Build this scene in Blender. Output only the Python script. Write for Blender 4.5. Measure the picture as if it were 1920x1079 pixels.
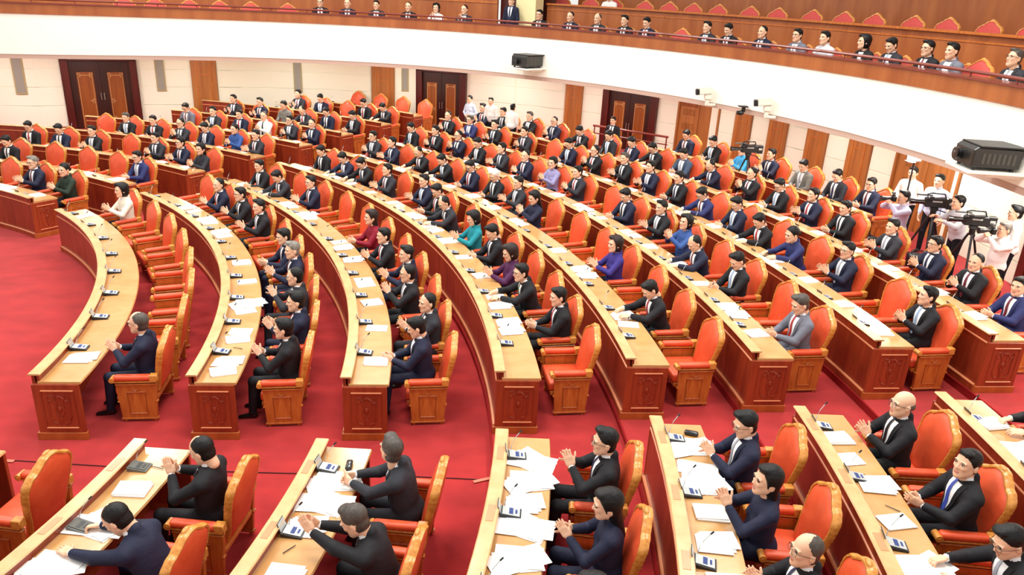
import bpy, bmesh, math, random
import numpy as np
from mathutils import Matrix, Vector

# ------------------------------------------------------------------ scene, camera, light, exposure
S = bpy.context.scene
for o in list(bpy.data.objects):
    bpy.data.objects.remove(o)
COL = S.collection
rnd = random.Random(7)

F_PX, PITCH, ROLL, CAM_H = 1429.12, 0.37284, 0.050916, 5.6392
CX, CY = -16.0594, 7.3369

cam = bpy.data.cameras.new('camera')
cam.sensor_width = 36.0
cam.lens = F_PX / 1920.0 * 36.0
cam.clip_end = 200
cam_ob = bpy.data.objects.new('camera', cam)
COL.objects.link(cam_ob)
cp, sp, cr, sr = math.cos(PITCH), math.sin(PITCH), math.cos(ROLL), math.sin(ROLL)
fw = Vector((0, cp, -sp)); up = Vector((0, sp, cp)); rt = Vector((1, 0, 0))
rt2 = cr * rt + sr * up
up2 = -sr * rt + cr * up
m = Matrix((rt2, up2, -fw)).transposed().to_4x4()
m.translation = Vector((0, 0, CAM_H))
cam_ob.matrix_world = m
S.camera = cam_ob

w = bpy.data.worlds.new('world')
S.world = w
w.use_nodes = True
w.node_tree.nodes['Background'].inputs[0].default_value = (1.0, 0.975, 0.93, 1)
w.node_tree.nodes['Background'].inputs[1].default_value = 0.62
S.view_settings.view_transform = 'Standard'
S.view_settings.look = 'None'
S.view_settings.gamma = 1.0
S.view_settings.use_curve_mapping = False
S.view_settings.exposure = 0.55


def area(name, loc, size, power, rot=(0, 0, 0), sy=None, col=(1, 0.975, 0.92)):
    l = bpy.data.lights.new(name, 'AREA')
    l.shape = 'RECTANGLE'
    l.size = size
    l.size_y = sy or size
    l.energy = power
    l.color = col
    o = bpy.data.objects.new(name, l)
    o.location = loc
    o.rotation_euler = rot
    COL.objects.link(o)
    return o


# ceiling light panels over the seats (hall ceiling about 10 m up)
for i, (x, y) in enumerate([(-9, 7), (-2, 7), (5, 7), (-9, 15), (-2, 15), (5, 14), (-12, 22), (-4, 22)]):
    area('ceiling_light', (x, y, 10.5), 2.6, 330)


# ------------------------------------------------------------------ materials
def srgb(c):
    return tuple(((v / 255) / 12.92 if v / 255 <= 0.04045 else ((v / 255 + 0.055) / 1.055) ** 2.4) for v in c) + (1,)


MATS = {}


def mat(name, col, rough=0.6, metal=0.0, spec=0.5, col2=None, scale=(4, 4, 4), detail=4, bump=0.0, bscale=None,
        emit=None, coat=0.0, sheen=0.0):
    if name in MATS:
        return MATS[name]
    m = bpy.data.materials.new(name)
    m.use_nodes = True
    nt = m.node_tree
    b = nt.nodes['Principled BSDF']
    b.inputs['Base Color'].default_value = srgb(col)
    b.inputs['Roughness'].default_value = rough
    b.inputs['Metallic'].default_value = metal
    b.inputs['Specular IOR Level'].default_value = spec
    b.inputs['Coat Weight'].default_value = coat
    b.inputs['Coat Roughness'].default_value = 0.12
    b.inputs['Sheen Weight'].default_value = sheen
    tc = nt.nodes.new('ShaderNodeTexCoord')
    if col2:
        mp = nt.nodes.new('ShaderNodeMapping')
        mp.inputs['Scale'].default_value = scale
        nz = nt.nodes.new('ShaderNodeTexNoise')
        nz.inputs['Scale'].default_value = 1.0
        nz.inputs['Detail'].default_value = detail
        nz.inputs['Roughness'].default_value = 0.6
        rp = nt.nodes.new('ShaderNodeValToRGB')
        rp.color_ramp.elements[0].position = 0.32
        rp.color_ramp.elements[1].position = 0.68
        rp.color_ramp.elements[0].color = srgb(col2)
        rp.color_ramp.elements[1].color = srgb(col)
        nt.links.new(tc.outputs['Object'], mp.inputs[0])
        nt.links.new(mp.outputs[0], nz.inputs['Vector'])
        nt.links.new(nz.outputs['Fac'], rp.inputs[0])
        nt.links.new(rp.outputs[0], b.inputs['Base Color'])
    if bump:
        n2 = nt.nodes.new('ShaderNodeTexNoise')
        n2.inputs['Scale'].default_value = bscale or 60
        n2.inputs['Detail'].default_value = 3
        nt.links.new(tc.outputs['Object'], n2.inputs['Vector'])
        bp = nt.nodes.new('ShaderNodeBump')
        bp.inputs['Strength'].default_value = bump
        bp.inputs['Distance'].default_value = 0.01
        nt.links.new(n2.outputs['Fac'], bp.inputs['Height'])
        nt.links.new(bp.outputs[0], b.inputs['Normal'])
    if emit:
        b.inputs['Emission Color'].default_value = srgb(col)
        b.inputs['Emission Strength'].default_value = emit
    MATS[name] = m
    return m


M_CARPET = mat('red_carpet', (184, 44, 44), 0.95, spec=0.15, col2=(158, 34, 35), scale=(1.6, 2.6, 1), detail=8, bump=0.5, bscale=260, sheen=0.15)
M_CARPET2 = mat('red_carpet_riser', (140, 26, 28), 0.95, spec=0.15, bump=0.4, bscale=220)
M_FRONT = mat('mahogany_veneer', (150, 58, 30), 0.36, col2=(118, 40, 20), scale=(9, 9, 0.9), detail=5, coat=0.1)
M_END = mat('red_cherry_wood', (160, 66, 32), 0.38, col2=(130, 46, 22), scale=(14, 14, 1.2), detail=5, coat=0.15)
M_TOP = mat('honey_maple_top', (208, 160, 104), 0.22, col2=(192, 138, 80), scale=(2.2, 3.0, 3), detail=6, coat=0.4)
M_LEDGE = mat('pale_oak_rail', (218, 178, 126), 0.3, col2=(202, 156, 102), scale=(5, 5, 5), detail=5, coat=0.25)
M_MOULD = mat('light_moulding_wood', (218, 140, 96), 0.3, coat=0.2)
M_PLINTH = mat('plinth_wood', (176, 92, 40), 0.4, col2=(150, 70, 28), scale=(6, 6, 3))
M_LEATHER = mat('orange_red_leather', (230, 94, 54), 0.42, col2=(216, 78, 42), scale=(5, 5, 5), detail=3, bump=0.25, bscale=14)
M_LEATHERP = mat('pinkish_velvet', (205, 80, 72), 0.7, col2=(190, 62, 58), scale=(40, 40, 40))
M_CHWOOD = mat('chair_carved_wood', (198, 116, 48), 0.35, col2=(172, 88, 32), scale=(18, 18, 4), detail=4, coat=0.2)
M_CHRIM = mat('gilded_chair_rim', (226, 158, 74), 0.35, col2=(194, 118, 46), scale=(30, 30, 30), coat=0.2)
M_WALL = mat('cream_acoustic_wall', (238, 238, 218), 0.9, spec=0.2)
M_FASCIA = mat('white_balcony_plaster', (250, 246, 236), 0.85, spec=0.2)
M_STRIP = mat('dusty_pink_edge', (196, 166, 152), 0.8)
M_BALWOOD = mat('balcony_panel_wood', (172, 100, 50), 0.4, col2=(146, 76, 34), scale=(3, 3, 0.5), detail=6, coat=0.15)
M_BALDARK = mat('dark_balcony_rail', (122, 48, 34), 0.35, coat=0.3)
M_PILLAR = mat('wall_pilaster_wood', (180, 116, 58), 0.4, col2=(150, 88, 40), scale=(7, 7, 0.5), detail=6, coat=0.1)
M_DOORF = mat('dark_door_frame', (86, 20, 12), 0.35, col2=(58, 12, 9), scale=(8, 8, 0.6), coat=0.2)
M_DOORD = mat('dark_door_stile', (60, 20, 12), 0.35, col2=(42, 14, 9), scale=(8, 8, 0.6), coat=0.2)
M_DOORL = mat('door_leaf_panel', (150, 82, 30), 0.35, col2=(120, 58, 18), scale=(8, 8, 0.5), coat=0.2)
M_BRASS = mat('brass_fretwork', (214, 168, 112), 0.35, metal=0.4)
M_STEEL = mat('brushed_steel', (200, 200, 198), 0.3, metal=0.9)
M_GRILLE = mat('grey_grille', (150, 148, 138), 0.7, bump=0.5, bscale=300)
M_GRF = mat('grille_frame', (172, 156, 108), 0.5)
M_BLACK = mat('black_plastic', (24, 24, 26), 0.4)
M_BLACK2 = mat('black_gloss', (14, 14, 16), 0.2, coat=0.4)
M_GREYP = mat('grey_plastic', (104, 106, 104), 0.45)
M_SILVER = mat('silver_plastic', (186, 190, 188), 0.35, metal=0.2)
M_LCD = mat('screen_film', (196, 206, 214), 0.25)
M_INK = mat('blue_print', (40, 60, 120), 0.6)
M_PAPER = mat('white_paper', (246, 245, 242), 0.8, spec=0.2)
M_PAPERE = mat('paper_edge', (220, 218, 210), 0.9, spec=0.2)
M_PINKF = mat('pink_folder', (226, 120, 128), 0.6)
M_WHITEC = mat('white_camera_body', (232, 228, 214), 0.4)
M_GREYM = mat('projector_grey', (78, 76, 68), 0.45)
M_PROJ = mat('projector_black', (38, 37, 34), 0.3, coat=0.2)
M_LENS = mat('lens_glass', (20, 20, 26), 0.05, coat=1.0)
M_SKIN = mat('skin', (238, 192, 160), 0.5, col2=(232, 182, 148), scale=(12, 12, 12), spec=0.35)
M_LIP = mat('lips', (208, 140, 120), 0.5)
M_EYE = mat('eye_dark', (34, 24, 22), 0.3)
M_SOCK = mat('shirt_white', (244, 244, 246), 0.8, spec=0.2)
M_SHOE = mat('black_shoe', (20, 18, 18), 0.25, coat=0.3)
M_TROU = mat('dark_trousers', (24, 25, 33), 0.85, spec=0.25, bump=0.3, bscale=22)
M_GOLD = mat('cream_column', (238, 226, 172), 0.7)
M_CABLE = mat('dark_cable', (60, 14, 18), 0.6)
M_TAPE = mat('orange_tape', (226, 116, 92), 0.7)
M_LAMP = mat('lamp_glow', (255, 250, 240), 0.5, emit=40)
M_WHITEL = mat('soffit_lamp', (255, 248, 236), 0.5, emit=3.0)


def cloth(name, c, c2=None):
    return mat(name, c, 0.72, spec=0.35, bump=1.0, bscale=11, col2=c2, scale=(60, 60, 60))


SUITS = {
    'black': (cloth('suit_black', (24, 24, 29)), 'black'),
    'navy': (cloth('suit_navy', (26, 31, 56)), 'dark navy'),
    'char': (cloth('suit_charcoal', (42, 43, 50)), 'charcoal'),
    'grey': (cloth('suit_grey', (112, 114, 126)), 'grey'),
    'blue': (cloth('suit_blue', (42, 48, 98)), 'blue'),
    'steel': (cloth('suit_steel', (64, 80, 104)), 'steel blue'),
    'white': (cloth('top_white', (240, 238, 234)), 'white'),
    'cream': (cloth('top_cream', (232, 222, 204)), 'cream'),
    'red': (cloth('dress_crimson', (134, 16, 40)), 'crimson'),
    'teal': (cloth('dress_teal', (22, 134, 146)), 'teal'),
    'violet': (cloth('dress_plum', (76, 30, 74)), 'plum'),
    'indigo': (cloth('dress_indigo', (54, 44, 124)), 'indigo'),
    'lav': (cloth('dress_lavender', (172, 166, 208), (120, 116, 160)), 'lavender'),
    'denim': (cloth('dress_blue', (52, 84, 146)), 'mid-blue'),
    'green': (cloth('dress_green', (34, 48, 36)), 'dark green'),
    'check': (cloth('jacket_check', (150, 148, 140), (92, 90, 86)), 'grey checked'),
    'lilac': (cloth('shirt_lilac', (196, 194, 222)), 'pale lilac'),
    'lblue': (cloth('shirt_lightblue', (206, 218, 240)), 'light blue'),
    'sky': (cloth('top_sky', (60, 160, 214)), 'sky blue'),
    'ltgrey': (cloth('shirt_lightgrey', (206, 206, 212)), 'light grey'),
}
HAIRS = {'black': mat('hair_black', (16, 14, 14), 0.5, spec=0.3, bump=0.6, bscale=45),
         'dark': mat('hair_dark_brown', (40, 26, 22), 0.5, spec=0.3, bump=0.6, bscale=45),
         'grey': mat('hair_grey', (142, 136, 126), 0.5, col2=(92, 86, 78), scale=(30, 30, 10), bump=0.4, bscale=90),
         'white': mat('hair_white', (228, 224, 214), 0.5, bump=0.4, bscale=90),
         'salt': mat('hair_greying', (84, 76, 68), 0.5, col2=(52, 44, 40), scale=(30, 30, 10), bump=0.4, bscale=90)}
TIES = [mat('tie_maroon', (112, 34, 48), 0.5), mat('tie_navy', (36, 42, 76), 0.5), mat('tie_silver', (168, 172, 184), 0.5),
        mat('tie_black', (28, 26, 30), 0.5), mat('tie_red', (170, 40, 48), 0.5), mat('tie_lightblue', (150, 176, 206), 0.5)]
TIE_BLUE = mat('tie_blue', (58, 78, 170), 0.5)
TIE_GREEN = mat('tie_green', (70, 110, 74), 0.5)


# ------------------------------------------------------------------ mesh helpers
def mk_mesh(name, verts, faces, mats, fm=None, smooth=False):
    me = bpy.data.meshes.new(name)
    if isinstance(faces, np.ndarray):
        n = len(faces)
        k = faces.shape[1]
        me.vertices.add(len(verts))
        me.vertices.foreach_set('co', np.asarray(verts, np.float32).ravel())
        me.loops.add(n * k)
        me.loops.foreach_set('vertex_index', faces.astype(np.int32).ravel())
        me.polygons.add(n)
        me.polygons.foreach_set('loop_start', np.arange(0, n * k, k, dtype=np.int32))
        me.update(calc_edges=True)
    else:
        me.from_pydata([tuple(v) for v in verts], [], faces)
    for m_ in (mats if isinstance(mats, (list, tuple)) else [mats]):
        me.materials.append(m_)
    if fm is not None:
        me.polygons.foreach_set('material_index', np.asarray(fm, np.int32))
    if smooth:
        me.polygons.foreach_set('use_smooth', [True] * len(me.polygons))
    me.update()
    return me


def add(name, me, parent=None, loc=None, mw=None):
    o = bpy.data.objects.new(name, me)
    COL.objects.link(o)
    if parent:
        o.parent = parent
    if mw is not None:
        if parent:
            o.matrix_local = mw
        else:
            o.matrix_world = mw
    elif loc is not None:
        o.location = loc
    return o


USED = {}


def tag(o, label=None, cat=None, group=None, kind=None):
    if label:
        o['label'] = label
    if cat:
        o['category'] = cat
    if group:
        o['group'] = group
    if kind:
        o['kind'] = kind
    return o


def empty(name, mw=None, loc=None):
    o = bpy.data.objects.new(name, None)
    o.empty_display_size = 0.1
    COL.objects.link(o)
    if mw is not None:
        o.matrix_world = mw
    if loc is not None:
        o.location = loc
    return o


class MB:
    """collects simple solids in one bmesh"""

    def __init__(self):
        self.bm = bmesh.new()

    def box(self, x0, x1, y0, y1, z0, z1, bev=0.0, mw=None, seg=1, mi=0):
        r = bmesh.ops.create_cube(self.bm, size=1)
        vs = r['verts']
        M = Matrix.Translation(((x0 + x1) / 2, (y0 + y1) / 2, (z0 + z1) / 2)) @ Matrix.Diagonal((x1 - x0, y1 - y0, z1 - z0, 1))
        if mw is not None:
            M = mw @ M
        bmesh.ops.transform(self.bm, matrix=M, verts=vs)
        fs = set(f for v in vs for f in v.link_faces)
        if mi:
            for f in fs:
                f.material_index = mi
        if bev:
            es = set(e for v in vs for e in v.link_edges)
            bmesh.ops.bevel(self.bm, geom=list(es), offset=bev, segments=seg, affect='EDGES', profile=0.5)
        return self

    def cyl(self, a, b, r0, r1=None, n=12, mi=0):
        a = Vector(a); b = Vector(b)
        r1 = r0 if r1 is None else r1
        d = b - a
        q = Vector((0, 0, 1)).rotation_difference(d.normalized()).to_matrix().to_4x4()
        M = Matrix.Translation((a + b) / 2) @ q
        r = bmesh.ops.create_cone(self.bm, cap_ends=True, segments=n, radius1=r0, radius2=r1, depth=d.length, matrix=M)
        if mi:
            for f in set(f for v in r['verts'] for f in v.link_faces):
                f.material_index = mi
        return self

    def sph(self, c, r, n=10, sc=(1, 1, 1), mi=0):
        M = Matrix.Translation(c) @ Matrix.Diagonal((sc[0], sc[1], sc[2], 1))
        q = bmesh.ops.create_uvsphere(self.bm, u_segments=n, v_segments=max(6, n // 2 + 1), radius=r, matrix=M)
        if mi:
            for f in set(f for v in q['verts'] for f in v.link_faces):
                f.material_index = mi
        return self

    def tube(self, pts, r, n=6, closed=False, mi=0):
        pts = [Vector(p) for p in pts]
        rings = []
        N = len(pts)
        for i, p in enumerate(pts):
            if closed:
                t = pts[(i + 1) % N] - pts[i - 1]
            else:
                t = pts[min(i + 1, N - 1)] - pts[max(i - 1, 0)]
            t.normalize()
            ref = Vector((0, 0, 1)) if abs(t.z) < 0.9 else Vector((1, 0, 0))
            u = t.cross(ref).normalized()
            v = t.cross(u)
            rr = r[i] if isinstance(r, (list, tuple)) else r
            rings.append([self.bm.verts.new(p + rr * (math.cos(a) * u + math.sin(a) * v)) for a in
                          [2 * math.pi * k / n for k in range(n)]])
        for i in range(N if closed else N - 1):
            A, B = rings[i], rings[(i + 1) % N]
            for k in range(n):
                f = self.bm.faces.new((A[k], A[(k + 1) % n], B[(k + 1) % n], B[k]))
                f.material_index = mi
        if not closed:
            for R_ in (rings[0], rings[-1]):
                f = self.bm.faces.new(R_)
                f.material_index = mi
        return self

    def prism(self, poly, fn, d0, d1, bev=0, mi=0):
        """poly 2D list, fn(u,v,d) -> 3D; extruded from d0 to d1"""
        a = [self.bm.verts.new(fn(u, v, d0)) for u, v in poly]
        b = [self.bm.verts.new(fn(u, v, d1)) for u, v in poly]
        n = len(poly)
        fs = [self.bm.faces.new(a), self.bm.faces.new(list(reversed(b)))]
        for i in range(n):
            fs.append(self.bm.faces.new((a[i], b[i], b[(i + 1) % n], a[(i + 1) % n])))
        for f in fs:
            f.material_index = mi
        if bev:
            es = set(e for f in fs[:2] for e in f.edges)
            bmesh.ops.bevel(self.bm, geom=list(es), offset=bev, segments=2, affect='EDGES', profile=0.5)
        return self

    def mesh(self, name, mats, smooth=False):
        bmesh.ops.recalc_face_normals(self.bm, faces=self.bm.faces[:])
        me = bpy.data.meshes.new(name)
        self.bm.to_mesh(me)
        self.bm.free()
        for m_ in (mats if isinstance(mats, (list, tuple)) else [mats]):
            me.materials.append(m_)
        if smooth:
            me.polygons.foreach_set('use_smooth', [True] * len(me.polygons))
            try:
                me.set_sharp_from_angle(angle=math.radians(38))
            except Exception:
                pass
        return me


def sweep(profile, frames, closed_prof=True, caps=True):
    """profile [(r,z)], frames list of fn(r,z)->(x,y,z)"""
    n = len(profile)
    V = []
    for fr in frames:
        for (r, z) in profile:
            V.append(fr(r, z))
    Fc = []
    for i in range(len(frames) - 1):
        for k in range(n):
            k2 = (k + 1) % n
            Fc.append((i * n + k, i * n + k2, (i + 1) * n + k2, (i + 1) * n + k))
    if caps:
        Fc.append(tuple(range(n - 1, -1, -1)))
        q = (len(frames) - 1) * n
        Fc.append(tuple(q + k for k in range(n)))
    return V, Fc


def fix_normals(me):
    bm = bmesh.new()
    bm.from_mesh(me)
    bmesh.ops.recalc_face_normals(bm, faces=bm.faces[:])
    bm.to_mesh(me)
    bm.free()
    return me


def arc_mesh(name, prof, R, th0, th1, z, mats, step=1.2):
    n = max(2, int(abs(th1 - th0) / step) + 1)
    fr = []
    for t in np.radians(np.linspace(th0, th1, n)):
        c, s = math.cos(t), math.sin(t)
        fr.append(lambda r, zz, c=c, s=s: (CX + (R + r) * c, CY + (R + r) * s, z + zz))
    V, Fc = sweep(prof, fr)
    return fix_normals(mk_mesh(name, V, Fc, mats))


def rect(r0, r1, z0, z1):
    return [(r0, z0), (r1, z0), (r1, z1), (r0, z1)]


# ------------------------------------------------------------------ plan curves of balcony and wall
BAL = np.array([[-16.77, 22.37], [-15.53, 22.58], [-14.38, 22.97], [-13.24, 23.46], [-12.08, 24.02], [-10.85, 24.57], [-9.53, 25.08], [-8.12, 25.47], [-6.63, 25.7], [-5.07, 25.73], [-3.47, 25.54], [-1.88, 25.11], [-0.33, 24.45], [1.13, 23.58], [2.47, 22.53], [3.66, 21.35], [4.7, 20.07], [5.57, 18.74], [6.27, 17.38], [6.82, 16.03], [7.23, 14.71], [7.5, 13.43], [7.65, 12.21], [7.7, 11.05], [7.66, 9.96]])
WAL = np.array([[-19.36, 25.84], [-17.94, 26.08], [-16.61, 26.53], [-15.3, 27.1], [-13.95, 27.74], [-12.53, 28.38], [-11.01, 28.96], [-9.38, 29.42], [-7.66, 29.68], [-5.85, 29.72], [-4.01, 29.5], [-2.17, 29.01], [-0.39, 28.41], [1.33, 27.73], [2.95, 26.93], [4.46, 25.98], [5.82, 24.88], [7.02, 23.61], [8.01, 22.19], [8.78, 20.63], [9.32, 18.96], [9.67, 17.31], [9.86, 15.73], [9.93, 14.24], [9.87, 12.84]])


class Path:
    def __init__(self, P):
        self.P = np.array(P, float)
        self.s = np.cumsum(np.r_[0, np.hypot(*np.diff(self.P, axis=0).T)])
        self.L = self.s[-1]

    def at(self, s):
        if s < 0:
            d = self.P[1] - self.P[0]
            d /= np.hypot(*d)
            return self.P[0] + d * s
        if s > self.L:
            d = self.P[-1] - self.P[-2]
            d /= np.hypot(*d)
            return self.P[-1] + d * (s - self.L)
        return np.array([np.interp(s, self.s, self.P[:, 0]), np.interp(s, self.s, self.P[:, 1])])

    def nrm(self, s):
        a, b = self.at(s - 0.8), self.at(s + 0.8)
        t = (b - a) / np.hypot(*(b - a))
        return np.array([-t[1], t[0]])          # left of travel = away from the hall

    def frame(self, s, out=0.0, z=0.0):
        """matrix: x = outward (away from hall), y = along, z up"""
        p = self.at(s)
        n = self.nrm(s)
        x = Vector((n[0], n[1], 0))
        y = Vector((-n[1], n[0], 0))
        M = Matrix((x, y, Vector((0, 0, 1)))).transposed().to_4x4()
        M.translation = Vector((p[0] + n[0] * out, p[1] + n[1] * out, z))
        return M

    def mesh(self, name, prof, s0, s1, mats, step=0.6, smooth=False):
        n = max(2, int((s1 - s0) / step) + 2)
        fr = []
        for s in np.linspace(s0, s1, n):
            p, q = self.at(s), self.nrm(s)
            fr.append(lambda r, z, p=p, q=q: (p[0] + q[0] * r, p[1] + q[1] * r, z))
        V, Fc = sweep(prof, fr)
        return fix_normals(mk_mesh(name, V, Fc, mats))


PB, PW = Path(BAL), Path(WAL)

# ------------------------------------------------------------------ rows
RR = [10.2004, 12.0893, 14.0139, 15.9899, 17.7580, 19.4803, 21.2920, 22.9383, 24.7383]
ZR = [0, 0, 0, .10, .20, .31, .42, .54, .66]
HL, HT, DD = .926, .82, .559
NEAR0 = [5.4, 5.4, 5.3, 5.33, 5.99, 5.98, 6.4, 6.3, 19.6]


def seat_matrix(R, th, z, dr=0.0, dy=0.0, yaw=0.0):
    t = math.radians(th)
    M = Matrix.Translation((CX, CY, 0)) @ Matrix.Rotation(t, 4, 'Z') @ Matrix.Translation((R + dr, dy, z))
    if yaw:
        M = M @ Matrix.Rotation(yaw, 4, 'Z')
    return M


# ------------------------------------------------------------------ floor with terraces
V, Fc = [], []


def ring(r0, r1, z, mi, zr=None):
    n = 90
    b = len(V)
    for t in np.radians(np.linspace(-62, 118, n)):
        V.append((CX + r0 * math.cos(t), CY + r0 * math.sin(t), z if zr is None else zr))
        V.append((CX + r1 * math.cos(t), CY + r1 * math.sin(t), z))
    for i in range(n - 1):
        Fc.append((b + 2 * i, b + 2 * i + 1, b + 2 * i + 3, b + 2 * i + 2))
        FM.append(mi)


FM = []
edges = [0.5] + [RR[k] - .05 for k in range(3, 9)] + [46]
zz = [0, .10, .20, .31, .42, .54, .66]
for k in range(len(zz)):
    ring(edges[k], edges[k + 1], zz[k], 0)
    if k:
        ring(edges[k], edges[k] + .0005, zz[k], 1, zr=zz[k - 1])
fl = add('floor', fix_normals(mk_mesh('floor', V, Fc, [M_CARPET, M_CARPET2], FM)))
tag(fl, kind='structure')
for k in range(3, 9):
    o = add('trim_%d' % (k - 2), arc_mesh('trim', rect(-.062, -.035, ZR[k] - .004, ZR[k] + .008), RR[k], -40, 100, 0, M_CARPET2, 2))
    tag(o, kind='structure')

# ------------------------------------------------------------------ wall with openings, doors, pilasters, grilles
WT = 3.3
wl = add('wall_back', PW.mesh('wall_back', rect(0, .25, 0, WT), -6, PW.L + 6, M_WALL))
tag(wl, kind='structure')
features = [('pil', 7.78, 8.65), ('pil', 14.35, 15.23), ('pil', 21.95, 22.59), ('pil', 28.25, 28.83), ('pil', 29.50, 30.14),
            ('pil', 30.89, 31.60), ('pil', 32.42, 33.22)]
doors = [(3.64, 6.01, 0), (16.11, 18.08, 0), (23.38, 25.39, 0), (26.15, 27.67, 1), (34.10, 36.35, 1), (38.9, 41.0, 0), (-1.5, 1.2, 2)]
occupied = sorted([(a, b) for _, a, b in features] + [(a, b) for a, b, _ in doors])
# acoustic wall panels between the features: each panel its own slab with recessed joints
prev = -5.5
pz = [(.40, 1.09), (1.12, 1.72), (1.75, 2.33), (2.36, 3.05)]
for a, b in occupied + [(PW.L + 5, PW.L + 5)]:
    if a - prev > .12:
        n = max(1, int(round((a - prev) / 2.2)))
        for i in range(n):
            s0 = prev + (a - prev) * i / n + .02
            s1 = prev + (a - prev) * (i + 1) / n - .02
            for z0, z1 in pz:
                add('wall_panel', PW.mesh('wall_panel', rect(-.02, .0, z0, z1), s0, s1, M_WALL, 1.0), wl)
    prev = b
# wainscot on the left
ws_ = add('trim_7', PW.mesh('wainscot', rect(-.05, .0, 0.0, .38), -5, 3.6, M_BALWOOD))
tag(ws_, kind='structure')


def fret(mb, x, cy, cz, w, h, r, sgn):
    """brass line with square curls round a door panel, in the local y-z plane at depth x"""
    q = w * .16
    y0, y1 = cy - w / 2, cy + w / 2
    z0, z1 = cz - h / 2, cz + h / 2
    segs = [((y0, z0), (y0, z1 - q)), ((y1, z0 + h * .0), (y1, z1 - q)), ((y0, z1 - q), (y0 + q, z1 - q)), ((y1, z1 - q), (y1 - q, z1 - q)),
            ((y0 + q, z1 - q), (y0 + q, z1 + q * .4)), ((y1 - q, z1 - q), (y1 - q, z1 + q * .4)), ((y0 - q * .2, z1 - q * .2), (y1 + q * .2, z1 - q * .2)),
            ((y0 - q * .2, z1 - q * .2), (y0 - q * .2, z1 + q * .8)), ((y1 + q * .2, z1 - q * .2), (y1 + q * .2, z1 + q * .8)),
            ((y0 - q * .2, z1 + q * .8), (y0 + q, z1 + q * .8)), ((y1 + q * .2, z1 + q * .8), (y1 - q, z1 + q * .8)),
            ((y0 + q, z1 + q * .8), (y0 + q, z1)), ((y1 - q, z1 + q * .8), (y1 - q, z1)), ((y0, z0), (y1, z0))]
    ym = y1 if sgn > 0 else y0
    for zc in (cz + h * .05, cz - h * .28):
        d = -sgn * q
        segs += [((ym, zc), (ym + d, zc)), ((ym + d, zc), (ym + d, zc - q)), ((ym + d, zc - q), (ym + d * 2.2, zc - q)),
                 ((ym + d * .1, zc - q * .6), (ym + d * 1.2, zc - q * .6)), ((ym + d * .1, zc - q * .6), (ym + d * .1, zc - q * 1.8)),
                 ((ym + d * .1, zc - q * 1.8), (ym + d * 1.2, zc - q * 1.8)), ((ym + d * 1.2, zc - q * .6), (ym + d * 1.2, zc - q * 1.8))]
    for (ya, za), (yb, zb) in segs:
        mb.box(x - r, x + r, min(ya, yb) - r, max(ya, yb) + r, min(za, zb) - r, max(za, zb) + r)


DZ = 2.68
nd = 0
for a, b, kind in doors:
    nd += 1
    wd = b - a
    M = PW.frame((a + b) / 2, 0, 0)
    d = empty('door_%d' % nd, M)
    tag(d, kind='structure')
    if kind == 0:
        mb = MB()
        t = .24
        mb.box(-.16, .02, -wd / 2, -wd / 2 + t, 0, DZ + .1).box(-.16, .02, wd / 2 - t, wd / 2, 0, DZ + .1).box(-.16, .02, -wd / 2, wd / 2, DZ - .04, DZ + .22, .01)
        add('door_frame', mb.mesh('door_frame', M_DOORF), d)
        lw = wd / 2 - t
        for sg in (-1, 1):
            y0, y1 = (-lw, -.004) if sg < 0 else (.004, lw)
            lf = add('door_leaf', MB().box(-.05, .02, y0, y1, 0.01, DZ - .05, .004).mesh('door_leaf', M_DOORD), d)
            cyy = (y0 + y1) / 2
            add('door_panel', MB().box(-.064, -.05, cyy - lw * .27, cyy + lw * .27, .25, DZ - .42, .004).mesh('door_panel', M_DOORL), lf)
            mb = MB()
            fret(mb, -.068, cyy, (.25 + DZ - .42) / 2, lw * .46, DZ - .85, .007, -sg)
            add('brass_fretwork', mb.mesh('brass_fretwork', M_BRASS), lf)
            yh = -sg * -.05
            add('door_handle', MB().cyl((-.1, yh, 1.32), (-.1, yh, 1.56), .012).cyl((-.1, yh, 1.35), (-.05, yh, 1.35), .008).cyl((-.1, yh, 1.53), (-.05, yh, 1.53), .008).mesh('door_handle', M_STEEL), lf)
    elif kind == 1:
        nsp = 2
        lw = wd / 2
        add('door_frame', MB().box(-.10, .02, -wd / 2, -wd / 2 + .06, 0, DZ + .3).box(-.10, .02, wd / 2 - .06, wd / 2, 0, DZ + .3).mesh('door_frame', M_PILLAR), d)
        for sg in (-1, 1):
            y0, y1 = (-lw + .06, -.003) if sg < 0 else (.003, lw - .06)
            lf = add('door_leaf', MB().box(-.05 if sg > 0 else -.02, .02, y0, y1, 0.01, DZ + .3, .004).mesh('door_leaf', M_PILLAR), d)
            if sg > 0:
                cyy = (y0 + y1) / 2
                mb = MB()
                for zc in (2.2, 1.75):
                    for yy in (-.11, .11):
                        for q in (.045, .085):
                            mb.tube([(-.055, cyy + yy - q, zc - q), (-.055, cyy + yy + q, zc - q), (-.055, cyy + yy + q, zc + q), (-.055, cyy + yy - q, zc + q)], .008, 4, True)
                mb.box(-.062, -.05, y0 + .06, y1 - .06, 2.38, 2.5, .004)
                add('carved_motif', mb.mesh('carved_motif', M_DOORL), lf)
    else:
        add('door_leaf', MB().box(-.08, .02, -wd / 2, wd / 2, 0, DZ + .3, .01).mesh('door_leaf', M_DOORF), d)
npil = 7
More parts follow.
